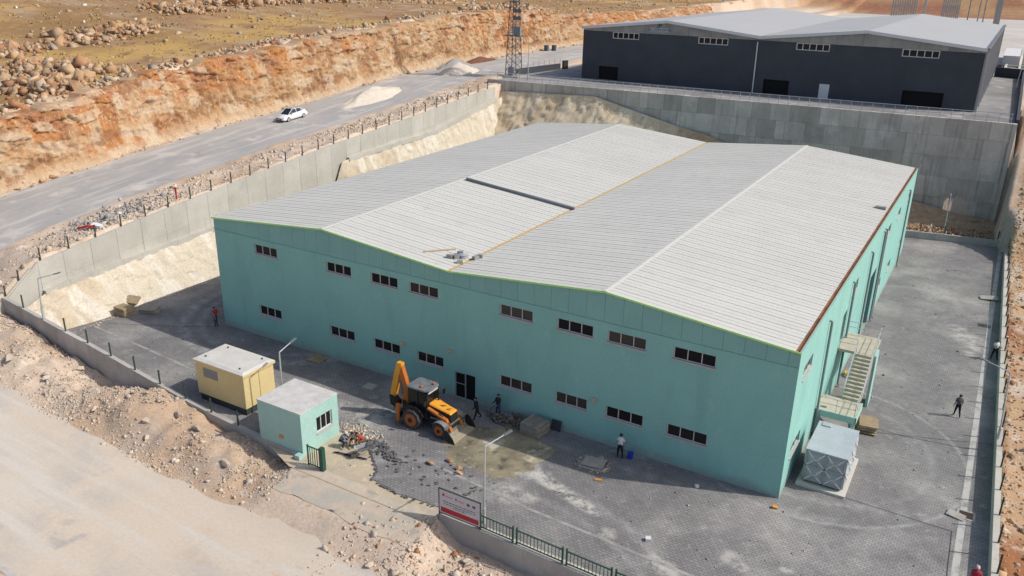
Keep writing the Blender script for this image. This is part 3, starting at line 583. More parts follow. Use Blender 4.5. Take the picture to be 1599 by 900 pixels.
# roof: one metre sheets on four slopes
sl_ = [(-BW_-.08, XR1-.10), (XR1+.10, XV-.10), (XV+.10, XR2-.10), (XR2+.10, -.34)]
for si, (xa, xb) in enumerate(sl_):
    za, zb = rooftop(max(xa, -BW_))+.02, rooftop(xb)+.02
    L_ = math.hypot(xb-xa, zb-za); ang = math.atan2(zb-za, xb-xa)
    q = MB().box(0, L_, .005, .995, -.05, .03).box(0, L_, .962, .995, .03, .055).box(0, L_, .47, .53, .03, .042)
    me = q.mesh('roof_panel', MROOF)
    for k in range(56):
        o = link('roof_panel', me, fb, (xa, -.13+k*.9985, za)); o.rotation_euler = (0, -ang, 0)
    q = MB().add([(xa, -.12, za-.055), (xb, -.12, zb-.055), (xb, BD+.02, zb-.055), (xa, BD+.02, za-.055)], [(0,1,2,3)]); q.build('underlay', MSEAM, fb)
for xr in (XR1, XR2):
    kap = MB(); ys_ = np.arange(-.15, BD+.1, 2.0)
    for a in ys_: kap.add([(xr-.24, a, BP+.055), (xr, a, BP+.09), (xr+.24, a, BP+.055), (xr-.24, min(a+1.985, BD+.1), BP+.055), (xr, min(a+1.985, BD+.1), BP+.09), (xr+.24, min(a+1.985, BD+.1), BP+.055)], [(0,1,4,3),(1,2,5,4)])
    kap.build('ridge_cap', MRIDGE, fb)
vg = MB().box(XV-.11, XV+.11, -.1, BD, BV-.02, BV+.012).box(XV-.12, XV-.09, -.1, BD, BV, BV+.07).box(XV+.09, XV+.12, -.1, BD, BV, BV+.07)
vg.build('valley_gutter', MYEL, fb)
eg = MB().box(-.36, -.06, -.05, BD, BH-.12, BH-.04); eg.build('eaves_gutter', MRUST, fb)
MB().box(-.06, .03, -.05, BD+.02, BH-.05, BH+.05).build('eaves_trim', MTEAL2, fb); MB().box(-.10, -.055, -.04, BD, BH-.02, BH+.075).build('rust_strip', M('rust', (.33,.15,.08), .8), fb)
for (xa, xb) in ((-BW_-.1, XR1), (XR1, XV), (XV, XR2), (XR2, .03)):
    za, zb = rooftop(max(xa, -BW_)), rooftop(min(xb, 0)); MB().bar((xa, -.15, za+.01), (xb, -.15, zb+.01), .04, .12).build('verge_trim', MLIME, fb); MB().bar((xa, BD+.06, za+.01), (xb, BD+.06, zb+.01), .035, .085).build('verge_trim', MLIME, fb)
for y in (8.7, 17.2, 25.5, 32.2, 33.2, 50.0):
    MB().tube([(.02, y, 8.55), (.16, y, 8.5), (.17, y, 8.3), (.17, y, .25), (.30, y, .08)], .085, 8).build('downpipe', MPIPE, fb, smooth=True)
# roof clutter
rb = MB(); rb.bar((-35.3, 19.15, BP+.16), (-23.75, 18.85, BV+.16), .26, .2)
tag(rb.build('steel_beam', M('dark_steel', (.17,.185,.20), .5, metal=.3)), 'grey steel box beam lying across the roof down to the valley', 'beam')
for i, (x, y, s_, lab) in enumerate(((-24.6, 2.7, .34, 'round grey ventilator lying in the roof valley'),)):
    t = thing('roof_ventilator', lab, 'ventilator', (x, y, rooftop(x)+.05)); MB().tube([(0,0,0), (0,0,.25)], s_, 14).build('drum', MGALV, t); MB().tube([(0,0,.25), (0,0,.36)], [s_*1.15, .05], 14).build('cap', MGALV, t)
for i, (x, y, a) in enumerate(((-25.3,1.9,.3), (-24.9,2.2,1.0), (-24.2,1.6,.6), (-23.6,3.4,.2), (-23.7,2.9,1.3), (-25.1,3.0,.5))):
    tag(MB().cbox((0, 0, .14), (.42, .3, .28)).build('roof_scrap', M('pale_scrap', (.30,.30,.28), .8, rnd=.3), None, loc=(x, y, rooftop(x)+.04), rotz=a), 'small grey scrap piece left in the roof valley near the front gable', 'scrap', 'scraps in the roof valley')
tag(MB().bar((-27.3, 1.5, rooftop(-27.3)+.12), (-25.9, 3.6, rooftop(-25.9)+.12), .12, .06).build('timber_batten', M('pale_timber', (.50,.38,.22), .8)), 'pale timber batten lying on the roof beside the valley', 'batten')
tag(MB().cbox((-.9, 35.0, rooftop(-.9)+.16), (.9, .5, .25)).build('grey_box', M('pale_scrap', (.3,.3,.28))), 'small grey box standing on the roof near the right eaves', 'box')
# ---------------- dark warehouse behind
DY, DXL, DXR, DZ0, DE, DP = 81.0, -53.9, 3.35, 12.9, 20.95, 22.45; DX1, DX2, DX3 = -39.8, -25.5, -11.2; DB = 147.0
MDK = M('anthracite_render', (.070,.077,.088), .85, (.059,.065,.075), .4, bump=.05); MDCON = M('grey_band_concrete', (.37,.36,.33), .9, (.27,.26,.24), .5, streak=((.24,.23,.215), (1.2,1.2,.2), .55, .75), rnd=.06)
MDROOF = M('grey_roof', (.44,.44,.43), .6, (.415,.415,.405), .2); MWHITE = M('white_frame', (.66,.66,.66), .5)
dbl = thing('warehouse_building', 'dark anthracite warehouse with pale twin roof on the upper terrace', 'building')
dr = lambda x: float(np.interp(x, [DXL, DX1, DX2, DX3, DXR], [DE, DP, DE, DP, DE]))
dwin = [(-48.8,-44.3), (-34.8,-30.2), (-20.4,-15.8), (-6.5,-1.9)]; ddoor = [(-50.9,-47.5), (-24.4,-20.7), (-5.6,-.5)]
m = MB(); holed(m, 'y', DY, DXL, DXR, DZ0, 20.42, [(a, b, 19.4, 20.4) for a, b in dwin]+[(a, b, DZ0+.02, 15.05) for a, b in ddoor], .3, -1)
m.add([(DXR, DY, DZ0), (DXR, DB, DZ0), (DXR, DB, DE), (DXR, DY, DE)], [(0,1,2,3)]); m.add([(DXL, DY, DZ0), (DXL, DB, DZ0), (DXL, DB, DE), (DXL, DY, DE)], [(3,2,1,0)])
m.add([(DXL, DB, DZ0), (DXR, DB, DZ0), (DXR, DB, DE), (DX3, DB, DP-.1), (DX2, DB, DE-.1), (DX1, DB, DP-.1), (DXL, DB, DE)], [(6,5,4,3,2,1,0)])
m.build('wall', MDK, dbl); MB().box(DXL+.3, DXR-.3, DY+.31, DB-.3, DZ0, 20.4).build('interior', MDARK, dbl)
bx_ = [DXL]+list(np.arange(DXL+3.3, DXR-1, 3.55))+[DXR]
for a, b in zip(bx_[:-1], bx_[1:]):
    brk = [q for q in (DX1, DX2, DX3) if a+.05 < q < b-.05]
    MB().prism([(a+.015, 20.43), (b-.015, 20.43), (b-.015, dr(b)-.1)]+[(q, dr(q)-.1) for q in brk[::-1]]+[(a+.015, dr(a)-.1)], DY-.03, DY+.2, 'y').build('concrete_panel', MDCON, dbl)
for a, b in dwin: window(dbl, 'y', DY, -1, a, b, 19.4, 20.4, 5, fm=MWHITE, sill=False, fr=.11)
MB().box(-16.45, -15.1, DY-.04, DY+.02, DZ0, DZ0+2.1).build('door', MWHITE, dbl)
MB().tube([(-25.85, DY-.12, 20.2), (-25.8, DY-.12, DZ0)], .09, 8).build('downpipe', MWHITE, dbl)
for (xa, xb) in ((DXL-.15, DX1), (DX1, DX2), (DX2, DX3), (DX3, DXR+.15)):
    za, zb = dr(max(xa, DXL)), dr(min(xb, DXR)); n_ = 4; st = [xa+(xb-xa)*k/n_ for k in range(n_+1)]
    q = MB(); q.add([(xa, DY-.35, za), (xb, DY-.35, zb), (xb, DB, zb), (xa, DB, za), (xa, DY-.35, za-.12), (xb, DY-.35, zb-.12), (xb, DB, zb-.12), (xa, DB, za-.12)], [(0,1,2,3),(7,6,5,4),(0,4,5,1),(2,6,7,3),(1,5,6,2),(3,7,4,0)])
    q.build('roof_slope', MDROOF, dbl); MB().bar((xa, DY-.38, za-.12), (xb, DY-.38, zb-.12), .06, .42).build('verge_trim', MWHITE, dbl)
MB().box(DX2-.15, DX2+.15, DY, DB, DE+.0, DE+.05).build('valley_gutter', M('dull_gutter', (.35,.33,.28), .8), dbl)
for y in np.arange(DY+.3, DB, 5.5): MB().box(DXR, DXR+.35, y, y+.5, DZ0, DE-.1).build('pilaster', MDROOF, dbl)
MB().box(DXR-.02, DXR+.4, DY-.2, DB, DE-.1, DE+.12).build('eaves_gutter', M('dark_steel', (.1,.1,.1)), dbl)
# emblem and lettering painted on the gable
MBLUE = M('blue_lettering', (.02,.055,.11), .7)
def lettering(txt, size, loc, rot, parent, mat, name='lettering', ext=.004):
    cu = bpy.data.curves.new(name, 'FONT'); cu.body = txt; cu.size = size; cu.extrude = ext; cu.align_x = 'CENTER'
    o = bpy.data.objects.new(name, cu); COL.objects.link(o); dg = bpy.context.evaluated_depsgraph_get(); me = bpy.data.meshes.new_from_object(o.evaluated_get(dg)); bpy.data.objects.remove(o)
    me.materials.clear(); me.materials.append(mat); o = link(name, me, parent, loc); o.rotation_euler = rot; return o
MB().box(-42.6, -39.5, DY-.05, DY-.035, 20.72, 21.36).build('emblem_board', M('pale_board', (.42,.44,.46), .7), dbl)
lettering('LAL FORM DEMİR', .46, (-41.05, DY-.06, 20.92), (PI/2, 0, 0), dbl, MBLUE)
lettering('P', .95, (-40.95, DY-.06, 21.34), (PI/2, 0, 0), dbl, MBLUE, 'emblem')
MB().bar((-41.5, DY-.05, 21.3), (-41.15, DY-.05, 21.9), .02, .1).build('emblem', MBLUE, dbl)
for k in range(14): MB().box(-42.4+k*.2, -42.26+k*.2, DY-.056, DY-.045, 20.77, 20.82).build('small_print', MBLUE, dbl)
# ------------------------------------------------------------------ small buildings
gh = thing('guard_house', 'small flat-roofed teal guard house beside the gate', 'guard house')
X0, X1, Y0, Y1 = -31.1, -27.3, -11.83, -8.4
MTEALG = M('teal_render_light', (.36,.56,.505), .85, (.33,.52,.465), .8, bump=.05)
m = MB(); holed(m, 'x', X1, Y0, Y1, -.95, 3.0, [(-10.45,-9.0,1.02,2.12)], .2, 1); m.add([(X0,Y0,-.95),(X1,Y0,-.95),(X1,Y0,3.0),(X0,Y0,3.0)], [(0,1,2,3)]); m.add([(X0,Y1,-.1),(X1,Y1,-.1),(X1,Y1,3.0),(X0,Y1,3.0)], [(3,2,1,0)]); m.add([(X0,Y0,-.95),(X0,Y1,-.95),(X0,Y1,3.0),(X0,Y0,3.0)], [(3,2,1,0)])
m.build('wall', MTEALG, gh); MB().box(X0+.25, X1-.22, Y0+.25, Y1-.25, 0, 2.8).build('interior', MDARK, gh)
MROUGH = M('rough_screed', (.60,.585,.55), .95, (.50,.485,.46), 1.6, spots=[((.38,.37,.35), 3.0, .62, .72)], bump=.4, bscale=12)
MB().box(X0-.02, X1+.02, Y0-.02, Y1+.02, 3.002, 3.06).build('roof_slab', MROUGH, gh)
window(gh, 'x', X1, 1, -10.45, -9.0, 1.02, 2.12, 3, fm=MWHITE, fr=.05)
MB().box(-27.6, -27.2, -12.3, -11.9, -1.0, .25).build('corner_pier', MTEALG, gh)
MB().box(-29.3, -28.95, Y0-.05, Y0-.003, .75, 1.0).build('meter_plate', M('orange_plate', (.55,.27,.06), .6), gh)
kk = thing('transformer_kiosk', 'yellow transformer kiosk with pale roof behind the low front wall', 'kiosk')
MYW = M('yellow_render', (.68,.545,.27), .8, (.63,.50,.25), .7, bump=.04)
kx0, kx1, ky0, ky1 = -39.0, -34.15, -10.2, -7.45
MB().box(kx0+.1, kx1-.1, ky0+.1, ky1-.1, 0, .56).build('plinth', M('dark_plinth', (.05,.055,.055), .8), kk)
m = MB(); holed(m, 'y', ky0, kx0, kx1, .55, 3.02, [(-38.25,-36.75,2.0,2.75)], .06, -1)
m.add([(kx1,ky0,.55),(kx1,ky1,.55),(kx1,ky1,3.02),(kx1,ky0,3.02)], [(0,1,2,3)]); m.add([(kx0,ky0,.55),(kx0,ky1,.55),(kx0,ky1,3.02),(kx0,ky0,3.02)], [(3,2,1,0)]); m.add([(kx0,ky1,.55),(kx1,ky1,.55),(kx1,ky1,3.02),(kx0,ky1,3.02)], [(3,2,1,0)]); m.add([(kx0,ky0,.55),(kx1,ky0,.55),(kx1,ky1,.55),(kx0,ky1,.55)], [(3,2,1,0)])
m.build('wall', MYW, kk)
MB().box(kx1-.01, kx1+.012, -8.84, -8.80, .6, 3.0).build('door_seam', M('seam_brown', (.30,.22,.10), .8), kk)
MB().prism([(kx0-.12, 3.02), (kx1+.12, 3.02), (kx1+.12, 3.22), (kx0-.12, 3.22)], ky0-.12, ky1+.12, 'y').build('fascia', MYW, kk)
a_, b_, c_, d_ = kx0-.12, kx1+.12, ky0-.12, ky1+.12
MB().add([(a_,c_,3.222),(b_,c_,3.222),(b_,d_,3.222),(a_,d_,3.222),(a_+.25,c_+.25,3.33),(b_-.25,c_+.25,3.33),(b_-.25,d_-.25,3.33),(a_+.25,d_-.25,3.33)], [(4,5,6,7),(0,1,5,4),(1,2,6,5),(2,3,7,6),(3,0,4,7)]).build('roof_slab', M('pale_roof', (.62,.60,.55), .85, (.54,.52,.48), .9), kk)
for q in (0, 1):
    lv = MB(); x0 = -38.25+q*.76
    lv.box(x0, x0+.74, ky0+.03, ky0+.06, 2.0, 2.75)
    for z in np.arange(2.04, 2.74, .075): lv.box(x0+.03, x0+.71, ky0+.0, ky0+.04, z, z+.03, rot=(.5, 0, 0))
    lv.build('louvre', M('grey_louvre', (.38,.36,.32), .6), kk)
for x, y in ((kx0+.6, ky0+.5), (kx1-.7, ky0+.4), (kx1-.6, ky1-.4), (kx0+.8, ky1-.4)): MB().tube([(x, y, 3.33), (x, y, 3.42)], .06, 8).build('lifting_eye', MPOST, kk)
# ------------------------------------------------------------------ outside stair
st_ = thing('external_stair', 'concrete outside stair with galvanised handrails on the sunny side wall', 'staircase')
MSTEP = M('beige_step', (.50,.45,.35), .9, (.42,.38,.30), 2.0)
MB().box(.02, 2.6, 8.9, 11.3, 1.82, 2.0).build('platform', MSTEP, st_); MB().box(.02, 2.64, 8.82, 8.9, 1.55, 2.02).build('edge_beam', MTEALG, st_); MB().box(2.6, 2.68, 8.82, 11.3, 1.55, 2.02).build('edge_beam', MTEALG, st_)
for x, y in ((.1, 8.95), (2.35, 8.95)): MB().box(x, x+.25, y, y+.25, 0, 1.82).build('leg', MTEALG, st_)
sm_ = MB().box(1.3, 2.4, 0, .33, -.03, .0).box(1.3, 2.4, 0, .03, -.175, -.03).mesh('step', MSTEP)
for k in range(12): link('step', sm_, st_, (0, 11.3+k*.305, 2.175+k*.175))
m = MB().prism([(11.3,1.75),(11.3,2.0),(14.96,4.1),(14.96,3.85)], 1.22, 1.3, 'x'); m.build('stringer', MTEALG, st_); MB().prism([(11.3,1.75),(11.3,2.05),(14.96,4.15),(14.96,3.85)], 2.4, 2.5, 'x').build('stringer', MSTEP, st_)
MB().box(.02, 2.5, 14.96, 18.4, 3.9, 4.1).build('landing', MSTEP, st_); MB().box(2.5, 2.68, 14.9, 16.3, 0, 4.12).build('support_wall', MTEALG, st_)
def railrun(pts, h=.95, step=.9):
    for p, q in zip(pts[:-1], pts[1:]):
        p, q = Vector(p), Vector(q); n_ = max(1, int((q-p).length/step))
        for hh in (h, h*.55): MB().tube([p+Vector((0,0,hh)), q+Vector((0,0,hh))], .024, 6).build('rail', MGALV, st_)
        for k in range(n_+1): a = p.lerp(q, k/n_); MB().tube([a, a+Vector((0,0,h))], .02, 6).build('post', MGALV, st_)
railrun([(.1,8.95,2), (2.5,8.95,2), (2.5,11.3,2), (2.45,14.96,4.12), (2.42,18.3,4.1), (.1,18.3,4.1)]); railrun([(1.28,11.4,2.05), (1.28,14.96,4.12), (.1,14.99,4.1)])
MB().cbox((.5, 9.4, 2.06), (.3,.2,.12)).build('block', MCON, st_)
# ------------------------------------------------------------------ water tank
wt_ = thing('water_tank', 'galvanised panel water tank on a concrete slab beside the factory corner', 'tank')
MB().box(.5, 3.4, 2.05, 7.0, -.02, .16).build('slab', M('pale_slab', (.55,.53,.47), .9), wt_)
MB().box(.85, 3.1, 2.5, 6.25, .3, 2.42).build('shell', MGALV, wt_); MB().box(.74, 3.2, 2.4, 6.36, 2.43, 2.5).build('lid', M('zinc_lid', (.50,.54,.56), .5, (.44,.48,.50), 1.2, metal=.3), wt_)
MB().box(1.0, 1.55, 5.75, 6.25, 2.5, 2.58).build('hatch', MGALV, wt_); MB().box(.95, 3.05, 2.6, 6.2, .16, .3).build('base_frame', MPOST, wt_)
def tpan(w, h):
    q = MB(); b = .05; q.box(-w/2, w/2, -.02, .02, -h/2, h/2); q.box(-w/2, w/2, -.06, -.02, -h/2, -h/2+b); q.box(-w/2, w/2, -.06, -.02, h/2-b, h/2); q.box(-w/2, -w/2+b, -.06, -.02, -h/2, h/2); q.box(w/2-b, w/2, -.06, -.02, -h/2, h/2)
    i, o = .12, .42
    for sx in (-1, 1):
        for sz in (-1, 1): q.bar((sx*w*.44, -.05, sz*h*.44), (sx*w*.14, -.12, sz*h*.10), .06, .08, up=(0,1,0), mi=1)
    q.bar((-w*.14, -.13, 0), (w*.14, -.13, 0), .04, .06, up=(0,1,0), mi=1); q.add([(-w*.4,-.03,-h*.34),(w*.4,-.03,-h*.34),(w*.4,-.03,h*.34),(-w*.4,-.03,h*.34),(0,-.15,0)], [(0,1,4),(1,2,4),(2,3,4),(3,0,4)])
    return q.mesh('tank_panel', [M('tank_zinc', (.40,.43,.43), .5, (.33,.36,.37), 2.5, metal=.2), M('tank_rib', (.66,.69,.69), .45)])
pf, ps = tpan(1.12, 1.05), tpan(1.24, 1.05)
for iz in (0, 1):
    for k in (0, 1):
        link('tank_panel', pf, wt_, (1.413+k*1.13, 2.47, .85+iz*1.06)); link('tank_panel', pf, wt_, (1.413+k*1.13, 6.28, .85+iz*1.06), PI)
    for k in (0, 1, 2):
        link('tank_panel', ps, wt_, (3.12, 3.13+k*1.25, .85+iz*1.06), PI/2); link('tank_panel', ps, wt_, (.83, 3.13+k*1.25, .85+iz*1.06), -PI/2)
# ------------------------------------------------------------------ gate, sign, lamps
gt = thing('gate_leaf', 'short dark green steel gate leaf beside the guard house', 'gate')
MB().box(-26.42, -26.34, -12.34, -12.26, -.15, 1.45).build('post', MGREEN, gt); MB().box(-25.3, -25.02, -12.45, -12.17, -.15, 1.6).build('post', MGREEN, gt)
for z in (.05, 1.35): MB().bar((-26.4, -12.3, z), (-25.2, -12.3, z), .05, .07).build('rail', MGREEN, gt)
for k in range(1, 6): MB().box(-26.38+k*.19-.02, -26.38+k*.19+.02, -12.32, -12.28, .05, 1.35).build('bar', MGREEN, gt)
sg = thing('sign_board', 'white site sign with a red bottom stripe on the low front wall', 'sign', (0, 0, 0))
MSW = M('sign_white', (.55,.53,.54), .6); MRED = M('sign_red', (.42,.03,.04), .6); MINK = M('sign_ink', (.10,.10,.12), .8)
sy = lambda x: -12.2-.03*(x+16)
MB().prism([(-16.2,.42),(-13.45,.42),(-13.45,1.98),(-16.2,1.98)], -12.36, -12.32, 'y').build('panel', MSW, sg); MB().prism([(-16.1,.50),(-13.55,.50),(-13.55,.82),(-16.1,.82)], -12.366, -12.362, 'y').build('red_stripe', MRED, sg)
fm_ = MB().box(-16.24,-13.41,-12.38,-12.31,1.98,2.03).box(-16.24,-13.41,-12.38,-12.31,.37,.42).box(-16.25,-16.2,-12.38,-12.31,.2,2.03).box(-13.45,-13.4,-12.38,-12.31,.2,2.03); fm_.build('frame', MPOST, sg)
random.seed(11)
for z, xa, xb, hh in ((1.22,-15.95,-13.7,.055), (1.08,-15.9,-13.75,.045), (.96,-15.25,-14.4,.05)):
    x = xa
    while x < xb:
        w = random.uniform(.08,.22); MB().box(x, min(x+w, xb), -12.366, -12.362, z, z+hh).build('print', MINK, sg); x += w+.05
for x, z, w, mt in ((-16.0,1.58,.16,MRED), (-15.78,1.58,.5,M('sign_pink', (.5,.22,.24), .7)), (-15.1,1.56,.09,MINK), (-14.95,1.56,.42,M('sign_pink', (.5,.22,.24), .7)), (-14.33,1.5,.2,MINK), (-13.95,1.5,.2,MINK)):
    MB().box(x, x+w, -12.366, -12.362, z, z+.16 if w < .3 else z+.07).build('logo_mark', mt, sg)
def lamp(base, top, tip, lab, r_=.055):
    t = thing('lamp_post', lab, 'lamp post', base, 0, 'street lamps with a single bent arm'); o = Vector(base); tp, ti = Vector(top)-o, Vector(tip)-o
    MB().tube([(0,0,0), (0,0,1.0), (0,0,1.02), tp], [r_*1.7, r_*1.6, r_, r_*.9], 10).build('pole', MGALV, t, smooth=True); MB().tube([tp, ti], [r_*.8, r_*.6], 8).build('arm', MGALV, t); d = (ti-tp).normalized(); MB().bar(ti-d*.1, ti+d*.45, .16, .07).build('lamp_head', M('lamp_grey', (.16,.17,.18), .5), t)
lamp((-13.78,-11.4,0), (-13.8,-11.36,5.0), (-13.24,-10.1,5.32), 'street lamp rising behind the white site sign')
lamp((-32.0,-8.8,0), (-31.9,-8.83,5.0), (-31.95,-7.6,5.3), 'street lamp between the yellow kiosk and the guard house')
lamp((-55.6,-11.2,2.7), (-55.4,-11.15,6.2), (-54.35,-10.35,6.55), 'street lamp on the sloping front wall near the left corner')
lamp((11.0,13.2,.8), (10.78,14.0,5.5), (9.36,14.3,5.8), 'street lamp on the right-hand yard wall, arm over the paving')
lamp((3.5,63.9,.8), (3.45,63.9,5.6), (3.3,62.6,5.9), 'street lamp at the far end of the yard before the high wall')
lamp((-59.2,72.6,12.95), (-59.2,72.6,18.2), (-58.6,71.6,18.4), 'street lamp on the upper terrace near the lattice mast')
lamp((7.6,110,12.95), (7.9,109,19.5), (8.2,106,19.8), 'tall street lamp beside the far strip right of the dark warehouse')
# ------------------------------------------------------------------ lattice mast
tw = thing('lattice_mast', 'steel lattice telecom mast with cabinets at the corner of the upper terrace', 'mast', (-63.4, 75.2, 12.95))
MLAT = M('mast_steel', (.15,.145,.15), .6, metal=.2)
hw_ = lambda z: 1.0-.62*min(z, 16)/16
for sx in (-1, 1):
    for sy_ in (-1, 1): MB().tube([(sx*hw_(z), sy_*hw_(z), z) for z in (0, 8, 16, 25)], .07, 6).build('leg', MLAT, tw)
zz = np.arange(0, 24.5, 1.15)
for i, z in enumerate(zz[:-1]):
    q = MB(); a, b = hw_(z), hw_(zz[i+1])
    for (p0, p1) in (((-1,-1),(1,-1)), ((1,-1),(1,1)), ((1,1),(-1,1)), ((-1,1),(-1,-1))):
        q.tube([(p0[0]*a, p0[1]*a, z), (p1[0]*b, p1[1]*b, zz[i+1])], .03, 4); q.tube([(p1[0]*a, p1[1]*a, z), (p0[0]*b, p0[1]*b, zz[i+1])], .03, 4); q.tube([(p0[0]*b, p0[1]*b, zz[i+1]), (p1[0]*b, p1[1]*b, zz[i+1])], .03, 4)
    q.build('bracing', MLAT, tw)
MB().box(-1.5, 1.7, -1.1, 1.1, 6.35, 6.45).build('platform', MLAT, tw)
for k in range(4): MB().box(.35+k*.32, .62+k*.32, -.9, -.5, 6.5, 7.9).build('cabinet', M('cabinet_grey', (.22,.25,.28), .5), tw)
for k, z in enumerate((9.2, 9.2, 10.3, 10.3)): MB().tube([(.65+(k % 2)*.75, -.8, z), (.65+(k % 2)*.75, -1.05, z)], .36, 12).build('dish', MLAT, tw)
MB().box(-1.2, 1.3, -1.0, 1.0, 11.6, 11.68).build('platform', MLAT, tw); MB().box(-.35, .55, -1.2, -.7, .3, 1.6).build('cabinet', M('cabinet_grey', (.22,.25,.28), .5), tw)
MB().box(-1.9, 1.9, -1.9, 1.9, -.05, .25).build('plinth', MCON, tw)
# upper terrace edging
uw = thing('terrace_wall', 'low dark wall with railing on the left edge of the upper terrace', 'wall')
slope_wall(uw, (-64.0, 77), (-62.3, 89.4), 13.95, 13.95, 12.7, 12.7, .3, MDK)
for k in range(9): t_ = k/8; MB().box(-.03, .03, -.03, .03, 0, .8).build('post', MGALV, uw, loc=(-64+1.7*t_, 77+12.4*t_, 13.95))
slope_wall(uw, (-62.0, 90), (-61.7, 91), 14.4, 14.4, 12.7, 12.7, .5, MPOST, 'pier')
uw2 = thing('terrace_wall', 'dark retaining wall closing the strip right of the warehouse', 'wall')
slope_wall(uw2, (3.9, 131), (8.3, 129), 14.6, 14.6, 12.7, 12.7, .4, MDK); slope_wall(uw2, (8.3, 129), (8.5, 73), 14.2, 13.6, 12.7, 12.7, .35, MDK)
# ------------------------------------------------------------------ backhoe loader (x forward, origin on the ground under the rear axle)
MOR = M('loader_orange', (.52,.155,.02), .5, (.38,.10,.018), 2.5, amt=.7, spec=.4); MORY = M('loader_yellow_orange', (.80,.36,.035), .45, (.70,.29,.03), 2, amt=.6, spec=.4); MBK = M('loader_black', (.016,.017,.018), .55, spec=.4)
MTYRE = M('tyre_rubber', (.045,.044,.044), .9, (.10,.095,.088), 3, amt=.7, coords='obj'); MRIM = M('rim_orange', (.42,.12,.03), .6); MMUDG = M('grey_guard', (.20,.20,.195), .7); MSTEEL = M('worn_steel', (.19,.17,.14), .55, (.30,.27,.21), 2.5, metal=.35)
MDEC = M('dark_decal', (.10,.035,.01), .6)
bh = thing('backhoe_loader', 'orange backhoe loader with black cab parked before the entrance', 'loader', (-23.55, -4.25, 0)); bh.scale = (1.05, 1.05, 1.05)
def bwheel(x, y, R, w, rr):
    wl = MB().wheel((0,0,0), R, w, 24).build('wheel', MTYRE, bh, True, (x, y, R))
    for k in range(20):
        a = 2*PI*k/20; MB().cbox((R*math.cos(a), (w*.22 if k % 2 else -w*.22), R*math.sin(a)), (.07, w*.5, .07), rot=(0, -a, 0)).build('lug', MTYRE, wl)
    s_ = -1 if y < 0 else 1
    MB().wheel((0, s_*(w*.5-.02), 0), rr*1.12, .1, 18).build('rim', MRIM, wl); MB().wheel((0, s_*(w*.5+.05), 0), rr*.4, .06, 10).build('hub', MBK, wl)
for s_ in (-1, 1): bwheel(0, s_*.92, .68, .44, .40); bwheel(2.2, s_*.90, .53, .36, .30)
MB().box(-.9, 2.75, -.42, .42, .5, 1.0).box(-.35, .35, -.7, .7, .55, .85).box(2.05, 2.35, -.75, .75, .42, .62).build('chassis', MBK, bh)
hd = MB().add([(1.05,-.46,1.0),(2.7,-.40,1.0),(2.7,.40,1.0),(1.05,.46,1.0),(1.05,-.46,1.80),(2.62,-.38,1.48),(2.62,.38,1.48),(1.05,.46,1.80)], [(3,2,1,0),(0,1,5,4),(1,2,6,5),(2,3,7,6),(3,0,4,7)]).build('hood_side', MBK, bh)
ht = MB().add([(1.02,-.48,1.80),(2.68,-.40,1.46),(2.68,.40,1.46),(1.02,.48,1.80),(1.02,-.40,1.90),(2.60,-.33,1.57),(2.60,.33,1.57),(1.02,.40,1.90)], [(3,2,1,0),(4,5,6,7),(0,1,5,4),(1,2,6,5),(2,3,7,6),(3,0,4,7)]).build('hood', MORY, bh, bevel=.03)
for x, y, s_ in ((1.75,-.05,.16), (1.85,.1,.12), (2.25,-.1,.15), (2.3,.08,.1)): MB().add([(x-s_,y-s_*.5,1.905-(x-s_-1.02)*.209),(x+s_,y-s_*.2,1.905-(x+s_-1.02)*.209),(x+s_*.6,y+s_*.6,1.905-(x+s_*.6-1.02)*.209),(x-s_*.3,y+s_*.3,1.905-(x-s_*.3-1.02)*.209)], [(0,1,2,3)]).build('decal', MDEC, ht)
MB().tube([(1.25,.3,1.85), (1.25,.3,2.6)], .05, 8).build('exhaust', MBK, bh)
# cab
cb = MB()
for x, y in ((-.45,-.62), (-.45,.62), (.98,-.58), (.98,.58), (.25,-.66), (.25,.66)): cb.box(x-.045, x+.045, y-.045, y+.045, .95, 2.72)
cb.box(-.55, 1.05, -.7, .7, .85, 1.25); cab = cb.build('cab', MBK, bh)
for (a, b, c_, d_) in ((-.40,.2,-.66,-.64), (.3,.93,-.65,-.62), (-.40,.2,.64,.66), (.3,.93,.62,.65), (-.46,-.44,-.57,.57), (.97,1.0,-.53,.53)): MB().box(a, b, c_, d_, 1.25, 2.65).build('glass', MGLASS, cab)
MB().prism([(-.62,-.66),(-.45,-.76),(.85,-.74),(1.12,-.55),(1.17,0),(1.12,.55),(.85,.74),(-.45,.76),(-.62,.66)], 2.72, 2.86, 'z').build('cab_roof', M('cab_roof_grey', (.12,.13,.14), .7, (.19,.20,.21), 2.5), bh, bevel=.05)
MB().box(1.03, 1.05, -.5, .5, 2.55, 2.66).build('visor_strip', MWHITE, cab); MB().box(-.1, .35, -.25, .25, .95, 1.45).box(-.15, 0, -.25, .25, 1.45, 2.0).build('seat', MBK, cab); MB().tube([(.75,0,1.25), (.6,0,1.7)], .03, 6).build('steering_column', MBK, cab)
for x, y in ((.4,-.4), (.85,.35)): MB().wheel((x, y, 2.89), .09, .16, 10).build('roof_lamp', MRIM, bh)
